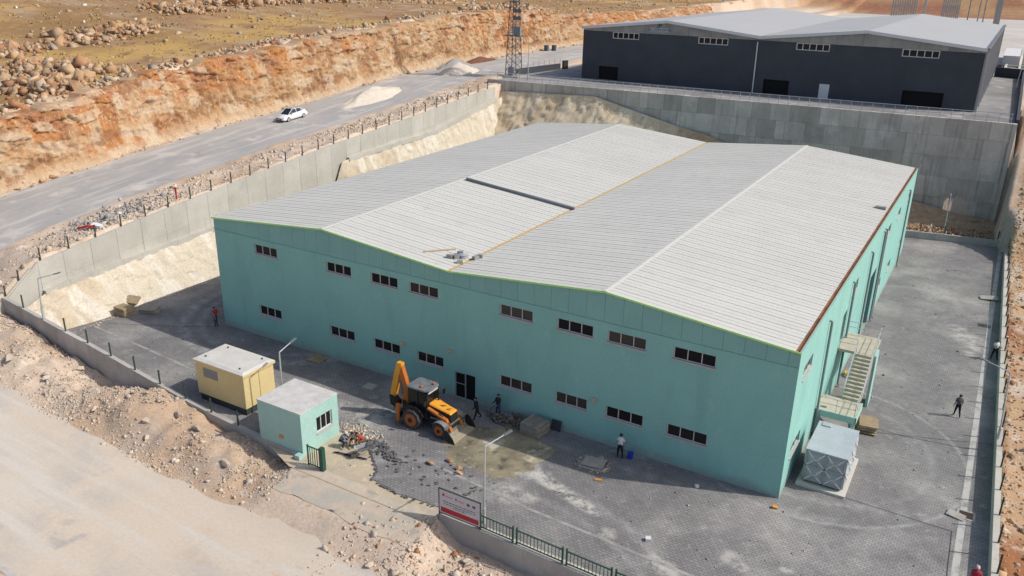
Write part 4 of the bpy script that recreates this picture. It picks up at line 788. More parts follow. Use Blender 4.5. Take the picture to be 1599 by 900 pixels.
for s_ in (-1, 1):
    MB().tube([(1.1, s_*.78, 2.2), (1.15, s_*1.0, 2.25)], .02, 6).cbox((1.16, s_*1.05, 2.15), (.05, .2, .32)).build('mirror', MBK, bh)
    # rear fender and front mudguard arcs
    fdm = MB()
    for k in range(7):
        a0, a1 = math.radians(20+k*20), math.radians(40+k*20); fdm.bar((.76*math.cos(a0), s_*.92, .68+.76*math.sin(a0)), (.76*math.cos(a1), s_*.92, .68+.76*math.sin(a1)), .46, .04, up=(0,1,0))
    fdm.build('rear_fender', MBK, bh)
    fdm = MB()
    for k in range(6):
        a0, a1 = math.radians(25+k*20), math.radians(45+k*20); fdm.bar((2.2+.60*math.cos(a0), s_*.90, .53+.60*math.sin(a0)), (2.2+.60*math.cos(a1), s_*.90, .53+.60*math.sin(a1)), .03, .42, up=(0,1,0))
    fdm.build('mudguard', MMUDG, bh)
    MB().bar((1.05, s_*.58, 1.62), (2.5, s_*.58, 1.15), .13, .26, up=(0,1,0)).bar((2.45, s_*.58, 1.2), (2.85, s_*.58, .45), .13, .22, up=(0,1,0)).build('loader_arm', MOR, bh); MB().tube([(1.2, s_*.58, 1.0), (2.4, s_*.58, 1.05)], .05, 8).build('hydraulic_ram', MSTEEL, bh); MB().tube([(1.9, s_*.58, 1.5), (2.85, s_*.58, .85)], .04, 8).build('hydraulic_ram', MBK, bh)
    # stabilisers
    MB().box(-1.2, -.95, s_*1.0-.1, s_*1.0+.1, .35, 1.5).build('stabiliser_leg', MOR, bh); MB().box(-1.14, -1.01, s_*1.0-.07, s_*1.0+.07, .08, .4).box(-1.28, -.88, s_*1.0-.2, s_*1.0+.2, .03, .1).build('stabiliser_foot', MSTEEL, bh)
# front bucket: curved shell, side plates
bp = [(2.75,.85),(2.68,.55),(2.74,.25),(2.95,.06),(3.55,.02)]
bk = MB()
for (p, q) in zip(bp[:-1], bp[1:]): bk.add([(p[0],-1.22,p[1]),(p[0],1.22,p[1]),(q[0],1.22,q[1]),(q[0],-1.22,q[1]),(p[0]-.03,-1.22,p[1]-.03),(p[0]-.03,1.22,p[1]-.03),(q[0]-.03,1.22,q[1]-.03),(q[0]-.03,-1.22,q[1]-.03)], [(0,1,2,3),(7,6,5,4),(0,3,7,4),(1,5,6,2),(0,4,5,1),(3,2,6,7)])
bko = bk.build('bucket', MSTEEL, bh)
for s_ in (-1, 1): MB().prism(bp+[(3.4,.35),(3.0,.82)], s_*1.22-.02, s_*1.22+.02, 'y').build('bucket_side', MBK, bko)
MB().box(2.78, 3.5, -1.18, 1.18, .035, .075).build('bucket_floor', M('pale_mud', (.42,.36,.25), .8), bko); MB().box(2.72, 2.8, -1.22, 1.22, .85, .95).build('bucket_rim', MSTEEL, bko)
# rear boom folded upright, dipper hanging down
MB().box(-1.15, -.9, -1.0, 1.0, .55, .95).box(-1.3, -1.05, -.25, .25, .45, 1.35).build('kingpost', MBK, bh)
bm_ = MB().bar((-1.2,0,1.0), (-1.0,0,2.1), .46, .36, up=(0,1,0)).bar((-1.0,0,2.0), (-1.55,0,3.7), .38, .32, up=(0,1,0)).build('boom', MOR, bh)
MB().cbox((-1.56,0,3.78), (.36,.34,.34)).build('boom_tip', MORY, bm_)
dp = MB().bar((-1.55,0,3.9), (-1.85,0,2.9), .40, .36, up=(0,1,0)).bar((-1.82,0,3.0), (-2.25,0,1.15), .40, .34, up=(0,1,0)).build('dipper', MORY, bh); MB().tube([(-1.35,0,1.5), (-1.75,0,2.9)], .06, 8).build('hydraulic_ram', MSTEEL, bh); MB().tube([(-1.6,.1,3.6), (-2.1,.1,2.0)], .05, 8).build('hydraulic_ram', MBK, dp)
MB().prism([(-2.35,1.45),(-2.05,1.4),(-1.75,1.1),(-1.7,.75),(-1.95,.65),(-2.3,.85)], -.3, .3, 'y').build('digging_bucket', MBK, bh)
# ------------------------------------------------------------------ white car on the upper road (faces down the road)
car = thing('parked_car', 'white saloon car standing on the upper road by the cliff', 'car', (-74.8, 36.4, float(roadz(36.4))+.1), -PI/2)
car.rotation_euler = (0, math.atan(.085), -PI/2)
MCAR = M('white_car_paint', (.74,.75,.76), .25, spec=.5); MCG = M('car_glass', (.02,.024,.028), .08, spec=.6); MBKP = M('black_plastic', (.02,.02,.022), .6)
st = [(-2.25,.30,.62,.78,.60,.84),(-2.1,.24,.92,.86,.72,.88),(-1.5,.22,.98,.88,.84,.90),(-.6,.22,.96,.88,.86,.91),(.5,.22,.94,.88,.86,.91),(1.0,.22,.90,.88,.82,.90),(1.7,.22,.78,.85,.74,.87),(2.1,.26,.64,.80,.66,.82),(2.28,.34,.52,.66,.56,.68)]
V = []; n_ = 10
for (x, z0, z1, w0, w1, wm) in st:
    zm = (z0+z1)/2; V += [(x,-w0*.92,z0),(x,-w0,z0+.1),(x,-wm,zm),(x,-w1,z1-.06),(x,-w1*.9,z1),(x,w1*.9,z1),(x,w1,z1-.06),(x,wm,zm),(x,w0,z0+.1),(x,w0*.92,z0)]
F = [(i*n_+j, i*n_+(j+1) % n_, (i+1)*n_+(j+1) % n_, (i+1)*n_+j) for i in range(len(st)-1) for j in range(n_)]+[tuple(range(n_))[::-1], tuple((len(st)-1)*n_+j for j in range(n_))]
MB().add(V, F).build('body', MCAR, car, 50)
gs = [(-1.75,.95,.97,.70,.68),(-1.0,.96,1.38,.74,.60),(-.5,.95,1.47,.76,.60),(.3,.93,1.46,.76,.60),(1.2,.88,.90,.74,.72)]
V = []
for (x, z0, z1, w0, w1) in gs: V += [(x,-w0,z0),(x,-w1,z1),(x,w1,z1),(x,w0,z0)]
k4 = lambda i, j: i*4+j
gF = []; rF = []
for i in range(4):
    gF += [(k4(i,0),k4(i,1),k4(i+1,1),k4(i+1,0)), (k4(i,2),k4(i,3),k4(i+1,3),k4(i+1,2))]; (rF if i in (1, 2) else gF).append((k4(i,1),k4(i,2),k4(i+1,2),k4(i+1,1)))
MB().add(V, [q[::-1] for q in gF]).build('window_band', MCG, car, 30)
MB().add([(a, b, c_+.012) for a, b, c_ in V], [q[::-1] for q in rF]+[q for q in rF]).build('roof', MCAR, car)
for s_ in (-1, 1):
    for (p, q) in (((1.2,.73,.90),(.3,.60,1.47)), ((-.25,.765,.95),(-.25,.605,1.47)), ((-1.75,.70,.95),(-1.0,.60,1.40)), ((-1.0,.60,1.39),(.3,.60,1.47)), ((-1.55,.73,1.0),(-1.05,.66,1.2))): MB().bar((p[0], s_*p[1], p[2]), (q[0], s_*q[1], q[2]), .07, .05).build('pillar', MCAR, car)
    MB().bar((1.95, s_*.55, .62), (2.18, s_*.72, .58), .1, .14).build('headlight', M('headlight', (.5,.52,.55), .15), car); MB().bar((-2.2, s_*.6, .82), (-2.12, s_*.82, .82), .1, .16).build('tail_light', M('tail_red', (.35,.02,.02), .3), car); MB().cbox((.75, s_*.98, .98), (.12,.2,.13)).build('wing_mirror', MCAR, car)
    for x in (-1.38, 1.38):
        wl = MB().wheel((0,0,0), .31, .2, 20).build('wheel', MTYRE, car, True, (x, s_*.80, .31)); MB().wheel((0, s_*.08, 0), .21, .06, 14).build('rim', M('alloy', (.5,.5,.52), .4, metal=.6), wl)
        MB().wheel((x, s_*.72, .34), .37, .26, 20).build('wheel_arch', MBKP, car)
MB().box(2.2, 2.31, -.5, .5, .44, .56).box(2.22, 2.32, -.6, .6, .26, .36).build('grille', MBKP, car); MB().box(2.3, 2.33, -.26, .26, .38, .46).build('number_plate', MWHITE, car)
# ------------------------------------------------------------------ stacks, slabs and loose things in the yard
MPLY = M('weathered_ply', (.40,.31,.19), .85, (.30,.235,.15), 2.5, rnd=.15); MGREYW = M('grey_timber', (.34,.30,.24), .9, (.25,.22,.18), 3, rnd=.12); MSLAB = M('cast_slab', (.40,.375,.33), .9, (.32,.30,.27), 2, bump=.2)
def stack(name, lab, cat, loc, rz, w, d, n, t, mat, jit=.05, group=None, tilt=0):
    o = thing(name, lab, cat, loc, rz, group); o.rotation_euler = (tilt, 0, rz)
    for k in range(n):
        b = MB().cbox((random.uniform(-jit, jit), random.uniform(-jit, jit), t*(k+.5)), (w*random.uniform(.95, 1.02), d*random.uniform(.95, 1.02), t*.86), rot=(0, 0, random.uniform(-jit, jit)*.7)).build('board', mat, o)
    return o
random.seed(21)
stack('panel_stack', 'tall stack of weathered formwork panels at the foot of the cream rock slope', 'stack', (-57.0,-3.35,0), .03, 1.45, 1.05, 8, .1, MPLY, .05, 'formwork stacks by the rock slope')
stack('panel_stack', 'low stack of brown formwork panels in the shade right of the tall stack', 'stack', (-55.55,-1.75,0), .45, 1.5, 1.1, 5, .09, MGREYW, .08, 'formwork stacks by the rock slope')
stack('panel_stack', 'tilted formwork panels leaning on the rock behind the tall stack', 'stack', (-58.2,-1.6,.45), .3, 1.3, .9, 3, .1, MPLY, .06, 'formwork stacks by the rock slope', tilt=.5)
stk = stack('panel_stack', 'pale slatted panel stack against the shaded front wall by the mud', 'stack', (-16.2,-1.2,0), -.12, 1.5, 1.5, 9, .085, MGREYW, .03)
for k in range(7): MB().cbox((-.62+k*.206, 0, .80), (.18, 1.46, .03)).build('slat', MGREYW, stk)
stack('panel_stack', 'untidy pile of plywood sheets under the outside stair', 'stack', (3.15,11.75,0), .1, 1.25, 1.7, 9, .07, MPLY, .13)
tag(MB().box(-.35, .35, -.03, .03, 0, .75, rot=(-.25, 0, 0)).build('leaning_board', M('dark_board', (.05,.05,.055), .8), None, loc=(-15.05,-.22,0)), 'dark square board leaning on the shaded wall behind the stack', 'board')
pl = thing('timber_pallet', 'pale timber pallet lying on the shaded paving left of the loader', 'pallet', (-36.35,-.9,0), .05)
for k in range(7): MB().box(-.68+k*.2, -.52+k*.2, -.62, .62, .1, .13).build('slat', MPLY, pl)
for y in (-.55, 0, .5): MB().box(-.68, .68, y, y+.09, 0, .098).build('bearer', MPLY, pl)
tag(MB().cbox((0,0,.03), (.85,.85,.1)).build('manhole_slab', MSLAB, None, loc=(-29.85,-2.2,0), rotz=.1), 'square concrete manhole slab flush in the shaded paving', 'manhole')
mh = thing('manhole', 'raised square manhole with broken mortar collar near the white-shirted worker', 'manhole', (-11.1,-2.7,0), .12)
for (a, b, c_, d_) in ((-.75,.75,-.7,-.5), (-.75,.75,.5,.7), (-.75,-.55,-.5,.5), (.55,.75,-.5,.5)): MB().box(a, b, c_, d_, -.02, random.uniform(.1,.18)).build('collar', MSLAB, mh)
MB().box(-.6, .6, -.55, .55, .17, .24).build('lid', MSLAB, mh)
mo = thing('manhole', 'open square manhole with its lid pushed aside on the drain line', 'manhole', (9.85,4.25,0))
for (a, b, c_, d_) in ((-.5,.5,-.5,-.36), (-.5,.5,.36,.5), (-.5,-.36,-.36,.36), (.36,.5,-.36,.36)): MB().box(a, b, c_, d_, -.02, .03).build('frame', MSLAB, mo)
MB().box(-.36,.36,-.36,.36,.008,.014).build('shaft_shade_plate', M('shaft_shade', (.05,.035,.03), .9), mo); MB().cbox((-.5,-.38,.07), (.95,.62,.06), rot=(.05,.05,-.25)).build('lid', MSLAB, mo)  # flat dark plate painted as the shade down the open shaft
tag(MB().cbox((0,0,.2), (1.5,.85,.06), rot=(.12,-.1,.1)).build('cover_plate', MSLAB, None, loc=(9.3,44.6,0)), 'pale flat cover plate lying by the far drain line', 'plate')
gr_ = thing('drain_grate', 'dark slotted drain grate in the paving at the right', 'grate', (9.3,36.9,.01))
for k in range(8): MB().box(-.5+k*.13, -.43+k*.13, -.35, .35, 0, .03).build('bar', MPOST, gr_)
def pail(loc, col, lab, nm='bucket'):
    t = thing(nm, lab, 'bucket', loc); mm = M('plastic_'+nm+lab[:6], col, .5); MB().tube([(0,0,0), (0,0,.42)], [.15,.2], 14).build('body', mm, t, smooth=True); MB().tube([(-.2,0,.42), (-.15,.05,.6), (.15,.05,.6), (.2,0,.42)], .01, 5).build('handle', MPOST, t)
pail((-9.35,-.72,0), (.02,.05,.42), 'blue plastic bucket by the wall next to the white-shirted worker')
hs = thing('hose_coil', 'coil of yellow hose on the ground under the stair landing', 'hose', (.75,19.6,.05))
for k in range(3): MB().tube([((.42+.03*k)*math.cos(a), (.42+.03*k)*math.sin(a), .05+.07*k) for a in np.linspace(0, 2*PI, 22)], .035, 6).build('loop', M('yellow_hose', (.55,.40,.04), .5), hs)
tag(MB().cbox((0,0,.04), (.45,.18,.06)).build('timber_offcut', M('orange_board', (.62,.25,.04), .7), None, loc=(-10.05,-4.1,0), rotz=.4), 'orange board offcut in front of the raised manhole', 'board')
tag(MB().cbox((0,0,.07), (.3,.22,.14), rot=(.1,.2,.3)).build('orange_scrap', M('orange_board', (.62,.25,.04), .7), None, loc=(0.05,-1.1,0)), 'small orange scrap on the paving at the factory corner', 'scrap')
tag(MB().cbox((0,0,.1), (.3,.3,.2), rot=(0,0,.4)).build('white_tub', MWHITE, None, loc=(-5.2,-7.9,0)), 'small white tub alone on the sunlit paving', 'tub')
tag(MB().cbox((0,0,.08), (.25,.2,.16), rot=(0,.2,.9)).build('white_tub', MWHITE, None, loc=(-4.6,-1.5,0)), 'small white scrap tub at the shadow edge by the wall', 'tub')
for x, z, lab in ((-24.04,3.62,'pale round alarm box on the wall above the entrance'), (-28.3,3.16,'small camera box on the wall between two lower windows'), (-12.44,3.05,'small dark camera box on the wall left of a lower window')): tag(MB().box(-.16,.16,-.14,0,-.14,.14).tube([(0,-.14,0), (0,-.3,-.08)], .06, 8).build('wall_box', M('alarm_beige', (.50,.42,.28), .7), None, loc=(x, -.003, z)), lab, 'wall box')
wbw = thing('wheelbarrow', 'grey steel wheelbarrow by the crouching workers at the guard house', 'wheelbarrow', (-24.2,-9.7,0), -2.0)
tr = MB(); tb = [(-.45,-.3),(.4,-.3),(.55,0),(.4,.3),(-.45,.3)]; bt = [(-.3,-.18),(.2,-.18),(.28,0),(.2,.18),(-.3,.18)]
tr.add([(x, y, .68) for x, y in tb]+[(x, y, .4) for x, y in bt], [(5,6,7,8,9)]+[(i, (i+1) % 5, 5+(i+1) % 5, 5+i) for i in range(5)]+[(9,8,7,6,5)]+[(5+i, 5+(i+1) % 5, (i+1) % 5, i) for i in range(5)]); tr.build('tray', MGALV, wbw)
MB().wheel((.6,0,.2), .2, .09, 14).build('wheel', MTYRE, wbw)
for s_ in (-1, 1): MB().tube([(.6, s_*.07, .2), (.1, s_*.2, .38), (-.5, s_*.26, .5), (-1.0, s_*.28, .66)], .02, 6).build('handle', MSTEEL, wbw); MB().tube([(-.35, s_*.22, .45), (-.4, s_*.25, .0)], .018, 6).build('leg', MSTEEL, wbw)
hy = thing('hydrant_post', 'red marker post in the rubble strip beside the upper road', 'post', (-61.95,7.3,float(roadz(7.3))+.1)); MRD = M('red_paint', (.45,.03,.025), .5); MB().tube([(0,0,0), (0,0,1.2)], .08, 8).build('pole', MRD, hy); MB().cbox((0,0,1.2), (.35,.12,.12)).build('head', MRD, hy)
tag(MB().tube([(0,0,0), (.9,.4,.25), (1.3,.9,.2)], .11, 8).build('red_pipe', MRD, None, loc=(-63.6,-2.3,float(roadz(-2.3))+.45)), 'short bent red pipe among the grey rubble by the road', 'pipe')
tag(MB().cbox((0,0,.12), (.9,.5,.3), rot=(.2,.15,.5)).build('white_sack', MWHITE, None, loc=(-62.4,-1.2,float(roadz(-1.2))+.35)), 'torn white sack beside the red pipe in the roadside rubble', 'sack')
for i, x in enumerate((-79.5,-78.3)): tag(MB().tube([(0,0,0), (0,0,1.3)], .5, 12).build('barrel', M('blue_barrel', (.05,.10,.14), .5), None, loc=(x, 116+i*1.2, 13.05)), ('blue barrel nearer the cliff on the far roadside', 'blue barrel nearer the road on the far roadside')[i], 'barrel')
# ------------------------------------------------------------------ rocks
_t = (1+5**.5)/2; ICO = np.array([(-1,_t,0),(1,_t,0),(-1,-_t,0),(1,-_t,0),(0,-1,_t),(0,1,_t),(0,-1,-_t),(0,1,-_t),(_t,0,-1),(_t,0,1),(-_t,0,-1),(-_t,0,1)])/math.hypot(1,_t)
ICF = np.array([(0,11,5),(0,5,1),(0,1,7),(0,7,10),(0,10,11),(1,5,9),(5,11,4),(11,10,2),(10,7,6),(7,1,8),(3,9,4),(3,4,2),(3,2,6),(3,6,8),(3,8,9),(4,9,5),(2,4,11),(6,2,10),(8,6,7),(9,8,1)])
MSTONE = M('loose_stone', (.5,.4,.3), .95, attr='Col', spots=[((.30,.23,.17), 4.0, .62, .75)], bump=.3, bscale=8)
CUB = np.array([(x, y, z) for z in (-1, 1) for y in (-1, 1) for x in (-1, 1)], float); CUF = np.array([(0,2,3,1),(4,5,7,6),(0,1,5,4),(2,6,7,3),(0,4,6,2),(1,3,7,5)])
def rubble(name, P, size, cols, label, zoff=-.02, kind='stuff'):
    P = np.asarray(P); N = len(P); s_ = np.asarray(size); V = CUB[None]+.55*(rng.random((N, 8, 3))*2-1); V = V*(.45+.75*rng.random((N, 1, 3))); V[:, 4:, :2] *= (.45+.5*rng.random((N, 1, 1)))
    A = rng.normal(size=(N, 3)); A[:, 2] += 1.5; A /= np.linalg.norm(A, axis=1)[:, None]; th = rng.random(N)*2*PI; c0, s0 = np.cos(th), np.sin(th)
    K = np.zeros((N, 3, 3)); K[:, 0, 1] = -A[:, 2]; K[:, 0, 2] = A[:, 1]; K[:, 1, 0] = A[:, 2]; K[:, 1, 2] = -A[:, 0]; K[:, 2, 0] = -A[:, 1]; K[:, 2, 1] = A[:, 0]
    Rm = np.eye(3)[None]+s0[:, None, None]*K+(1-c0)[:, None, None]*(K@K); V = np.einsum('nij,nkj->nki', Rm, V)
    V = V*s_[:, None, None]*.42+P[:, None, :]+np.array([0,0,1])*(s_*zoff)[:, None, None]
    F = (CUF[None]+8*np.arange(N)[:, None, None]).reshape(-1, 4); c = np.asarray(cols)[rng.integers(0, len(cols), N)]*(.85+.3*rng.random((N, 1)))
    o = npmesh(name, V.reshape(-1, 3), F, MSTONE, col=np.repeat(c, 8, 0), smooth=False, kind=kind); o['label'] = label; return o
def scatter(n, x0, x1, y0, y1, dens=None):
    X = rng.uniform(x0, x1, n*4); Y = rng.uniform(y0, y1, n*4); d = fbm(X*.35, Y*.35, 0, 3, 77)*.5+.5
    if dens is not None: d = d*dens(X, Y)
    k = np.argsort(-(d+.9*rng.random(n*4)))[:n]; return X[k], Y[k]
def put(X, Y, up=0): return np.stack([X, Y, H(X, Y)+up], 1)
lgn = lambda n, m_, s_=.5, mx=9: np.minimum(m_*np.exp(rng.normal(0, s_, n)), mx)
PALE2 = [(.55,.46,.36), (.57,.49,.40), (.50,.40,.30), (.46,.39,.32), (.55,.44,.32)]; PALE = [(.55,.46,.36), (.60,.54,.46), (.47,.36,.27), (.42,.38,.34), (.56,.43,.30)]; ORG = [(.46,.30,.17), (.50,.38,.26), (.36,.18,.09), (.45,.33,.21), (.42,.35,.27)]; GRY = [(.30,.29,.28), (.36,.34,.32), (.42,.40,.37)]
X, Y = scatter(14000, -61.5, -26.5, -17.2, -11.5); rubble('rubble', put(X, Y), lgn(14000, .058, .62, .4), PALE2, 'pale broken stone heaped along the outside of the front wall')
X, Y = scatter(5000, -21, 2, -20, -12.7, lambda x, y: np.exp(-((x+12)/5)**2-((y+15)/2.6)**2)); rubble('rubble', put(X, Y), lgn(5000, .085, .65, .55), PALE2+ORG[2:3], 'pale broken stone below the sign and picket fence')
X, Y = scatter(9000, -65.9, -61.5, -13, 67); rubble('rubble', put(X, Y), lgn(9000, .09, .65, .6), PALE2, 'mixed rubble strip between the upper road and the retaining wall')
X = rng.normal(-64, .9, 700); Y = rng.normal(2.0, 2.8, 700); rubble('rubble', put(X, Y, .08), lgn(700, .15, .5, .6), GRY, 'dark grey broken asphalt heap beside the upper road')
Y = rng.uniform(-10, 150, 2600); X = -81.2+np.abs(rng.normal(0, .55, 2600)); rubble('rubble', np.stack([X, Y, roadz(Y)+.02], 1), lgn(2600, .17, .6, .9), ORG, 'orange stones fallen along the foot of the cliff')
Y = rng.uniform(-10, 160, 2600); X = -85.5+rng.normal(0, 1.5, 2600); rubble('rubble', np.stack([X, Y, H(X, Y)+.1], 1), lgn(2600, .3, .6, 1.3), ORG, 'stones lying along the top edge of the cliff')
hp = [(-101,18,7,5), (-117,23,6,4), (-116,34,7,4), (-114,41,5,4), (-95,19,6,4), (-92,13,6,3.5), (-126,62,8,6), (-128,75,7,7), (-124,86,6,7), (-127,98,6,6), (-138,122,8,5), (-122,128,7,5), (-90,116,4,8), (-88,104,3,5), (-91,128,4,6)]
PX = []; PY = []; PZ = []
for (a, b, sx, sy_) in hp:
    n = 330; x = rng.normal(a, sx*.5, n); y = rng.normal(b, sy_*.5, n); PX.append(x); PY.append(y); PZ.append(H(x, y)+1.0*np.exp(-((x-a)/sx)**2-((y-b)/sy_)**2)*rng.random(n))
PX, PY, PZ = map(np.concatenate, (PX, PY, PZ)); rubble('rubble', np.stack([PX, PY, PZ], 1), lgn(len(PX), .5, .6, 1.9), [(.45,.28,.15), (.47,.33,.20), (.36,.195,.10), (.40,.27,.16), (.48,.36,.25)], 'heaps of orange quarry stone on the grassy plateau above the cliff')
X = -rng.uniform(88, 300, 5200); Y = rng.uniform(-30, 330, 5200); rubble('rubble', put(X, Y), lgn(5200, .3, .6, 1.6), GRY[2:]+PALE[1:2]+[(.40,.30,.16), (.42,.31,.17), (.45,.34,.2)], 'grey stones scattered over the ochre hillside')
X = -86-np.abs(rng.normal(0, 70, 22000)); Y = rng.uniform(-30, 260, 22000); kk_ = fbm(X*.06, Y*.06, 0, 3, 88)+.3*rng.random(22000) > .0; X = X[kk_]; Y = Y[kk_]; rubble('dry_grass', put(X, Y), lgn(len(X), .3, .4, .8), [(.38,.255,.09), (.42,.28,.095), (.28,.19,.09), (.22,.15,.07), (.38,.26,.11)], 'dry ochre grass and scrub tufts over the hillside', -.25)
Y = rng.uniform(-8, 74, 5200); X = xright(Y)+.5+rng.random(5200)**1.5*8; rubble('rubble', put(X, Y), lgn(5200, .12, .6, .6), ORG, 'orange stony spoil outside the right yard wall')
Y = rng.uniform(-9.5, 30, 900); X = -57.4+np.abs(rng.normal(0, .3, 900)); rubble('rubble', np.stack([X, Y, 0*X+.01], 1), lgn(900, .07, .5, .25), PALE, 'small pale stones fallen along the foot of the cream rock slope')
X = rng.uniform(-1, 10, 900); Y = BW(0)+.174*X+.5+rng.random(900)*3.5; rubble('rubble', np.stack([X, Y, .5+.05*(Y-63)+0*X], 1), lgn(900, .13, .5, .5), ORG, 'stones between the far yard wall and the high retaining wall')
X = rng.normal(-26.2, .9, 260); Y = rng.normal(-7.6, .35, 260); rubble('rubble', np.stack([X, Y, 0*X+.02], 1), lgn(260, .12, .4, .3), PALE, 'small pale rubble heap behind the guard house')
X = rng.normal(-18.3, .7, 200); Y = rng.normal(-.95, .35, 200); rubble('rubble', np.stack([X, Y, .03+.3*rng.random(200)], 1), lgn(200, .17, .4, .4), [(.16,.13,.10), (.24,.20,.15)], 'dark scrap and soil heap against the shaded wall')
X = rng.uniform(-50, 9.3, 700); Y = -11.5+np.abs(rng.normal(0, 1, 700))*7; kk_ = (Y < -.4) | (X > .5); X = X[kk_]; Y = Y[kk_]; rubble('litter', np.stack([X, Y, 0*X+.01], 1), lgn(len(X), .06, .5, .2), [(.12,.115,.11), (.5,.48,.44), (.30,.26,.2), (.16,.15,.14)], 'small chips and litter scattered over the yard paving')
X = rng.uniform(1, 9.3, 260); Y = rng.uniform(6, 60, 260); rubble('litter', np.stack([X, Y, 0*X+.01], 1), lgn(260, .07, .5, .25), [(.12,.115,.11), (.5,.48,.44), (.30,.26,.2)], 'small chips and litter along the sunny side yard')
th = rng.random(150)*2*PI; X = -11.1+.95*np.cos(th)*rng.uniform(.8,1.25,150); Y = -2.7+.85*np.sin(th)*rng.uniform(.8,1.25,150); rubble('rubble', np.stack([X, Y, 0*X+.02], 1), lgn(150, .12, .45, .3), [(.42,.38,.32), (.5,.46,.4), (.36,.25,.15)], 'broken mortar lumps round the raised manhole')
# loose paving blocks along the unfinished edge
q = MB(); random.seed(5)
for a, b in zip(edge[:-1], edge[1:]):
    n_ = int(math.hypot(b[0]-a[0], b[1]-a[1])/.2)
    for k in range(n_):
        if random.random() < .8: q.cbox((a[0]+(b[0]-a[0])*k/n_+random.uniform(-.06,.06), a[1]+(b[1]-a[1])*k/n_-random.uniform(.02,.14), random.uniform(-.01,.03)), (.2,.1,.07), rot=(random.uniform(-.3,.3), 0, random.uniform(0,3)))
for k in range(110):
    t = random.random(); q.cbox((-24.6+2.6*t+random.gauss(0,.35), -8.1-1.1*t+random.gauss(0,.3), random.uniform(.02,.12)), (.2,.1,.07), rot=(random.uniform(-.5,.5), random.uniform(-.5,.5), random.uniform(0,3)))
for k in range(40): q.cbox((random.uniform(-22,-15.5), random.uniform(-10.6,-7.4), .035), (.2,.1,.07), rot=(0, 0, random.uniform(0,3)))
for k in range(14): q.cbox((-25.9+k*.16+random.uniform(-.05,.05), -10.35+.03*k, -.01), (.36,.16,.05), rot=(0, 0, .5))
tag(q.build('loose_pavers', M('paver_grey', (.13,.128,.13), .9, rnd=0)), 'loose dark paving blocks scattered along the unfinished paving edge', kind='stuff')
# boulders one can pick out
bms = []
random.seed(77)
for k in range(9):
    bm = bmesh.new()
    for q in range(13):
        p = Vector((random.gauss(0,1), random.gauss(0,1), random.gauss(0,1))).normalized()*random.uniform(.42,.6); bm.verts.new((p.x*1.15, p.y*.9, p.z*.72))
    h_ = bmesh.ops.convex_hull(bm, input=bm.verts[:]); bmesh.ops.delete(bm, geom=[v for v in bm.verts if not v.link_faces], context='VERTS'); bmesh.ops.recalc_face_normals(bm, faces=bm.faces[:])
    bmesh.ops.bevel(bm, geom=bm.edges[:], offset=.025, segments=1, affect='EDGES')
    me = bpy.data.meshes.new('boulder'); bm.to_mesh(me); bm.free(); bms.append(me)
MBO = [M('boulder_orange', (.44,.29,.175), .95, (.36,.20,.10), 1.5, rnd=.2, bump=.5, bscale=4), M('boulder_pale', (.52,.45,.37), .95, (.42,.35,.27), 1.5, rnd=.15, bump=.5, bscale=4)]
bmm = [[m_.copy() for m_ in bms] for _ in (0, 1)]
for k in (0, 1):
    for m_ in bmm[k]: m_.materials.append(MBO[k])
def boulder(x, y, z, s_, k, lab, grp, cat='boulder'):
    o = link('boulder', random.choice(bmm[k]), None, (x, y, z+.18*s_)); o.rotation_euler = (random.uniform(-.4,.4), random.uniform(-.4,.4), random.uniform(0,6)); o.scale = (s_*random.uniform(.9,1.3), s_*random.uniform(.6,.95), s_*random.uniform(.6,1.0)); return tag(o, lab, cat, grp)
random.seed(31)
for (a, b, sx, sy_) in hp[:12]:
    for k in range(4):
        x, y = random.gauss(a, sx*.4), random.gauss(b, sy_*.4); boulder(x, y, float(H(x, y))+.3, random.uniform(1.4, 2.6), 0, 'orange boulder in a stone heap on the grassy plateau', 'boulders in the plateau heaps')
for k in range(18):
    y = random.uniform(-4, 110); boulder(-80.6+random.uniform(-.4,.3), y, float(roadz(y)), random.uniform(.5,1.1), 0, 'orange boulder at the foot of the cliff beside the road', 'boulders at the cliff foot')
for k in range(12):
    x, y = random.uniform(-58,-30), random.uniform(-15.5,-12.2); boulder(x, y, float(H(x, y)), random.uniform(.4,.85), 1, 'pale boulder in the spoil along the front wall', 'boulders in the front spoil')
for k in range(12):
    x, y = random.gauss(-12.5,2.6), random.uniform(-17,-13.4); boulder(x, y, float(H(x, y)), random.uniform(.35,.75), 1, 'pale boulder in the rubble below the sign', 'boulders below the sign')
for (x, y, s_, lab) in ((-19.0,-7.3,.55,'brown stone lump on the paving nearest the mud'), (-19.9,-8.2,.5,'brown stone lump on the paving nearest the gate'), (-18.0,-7.75,.5,'brown stone lump between the mud and the sign'), (-17.7,-8.1,.4,'small brown stone lump right behind the sign')): boulder(x, y, 0, s_, 0, lab, None, 'stone')
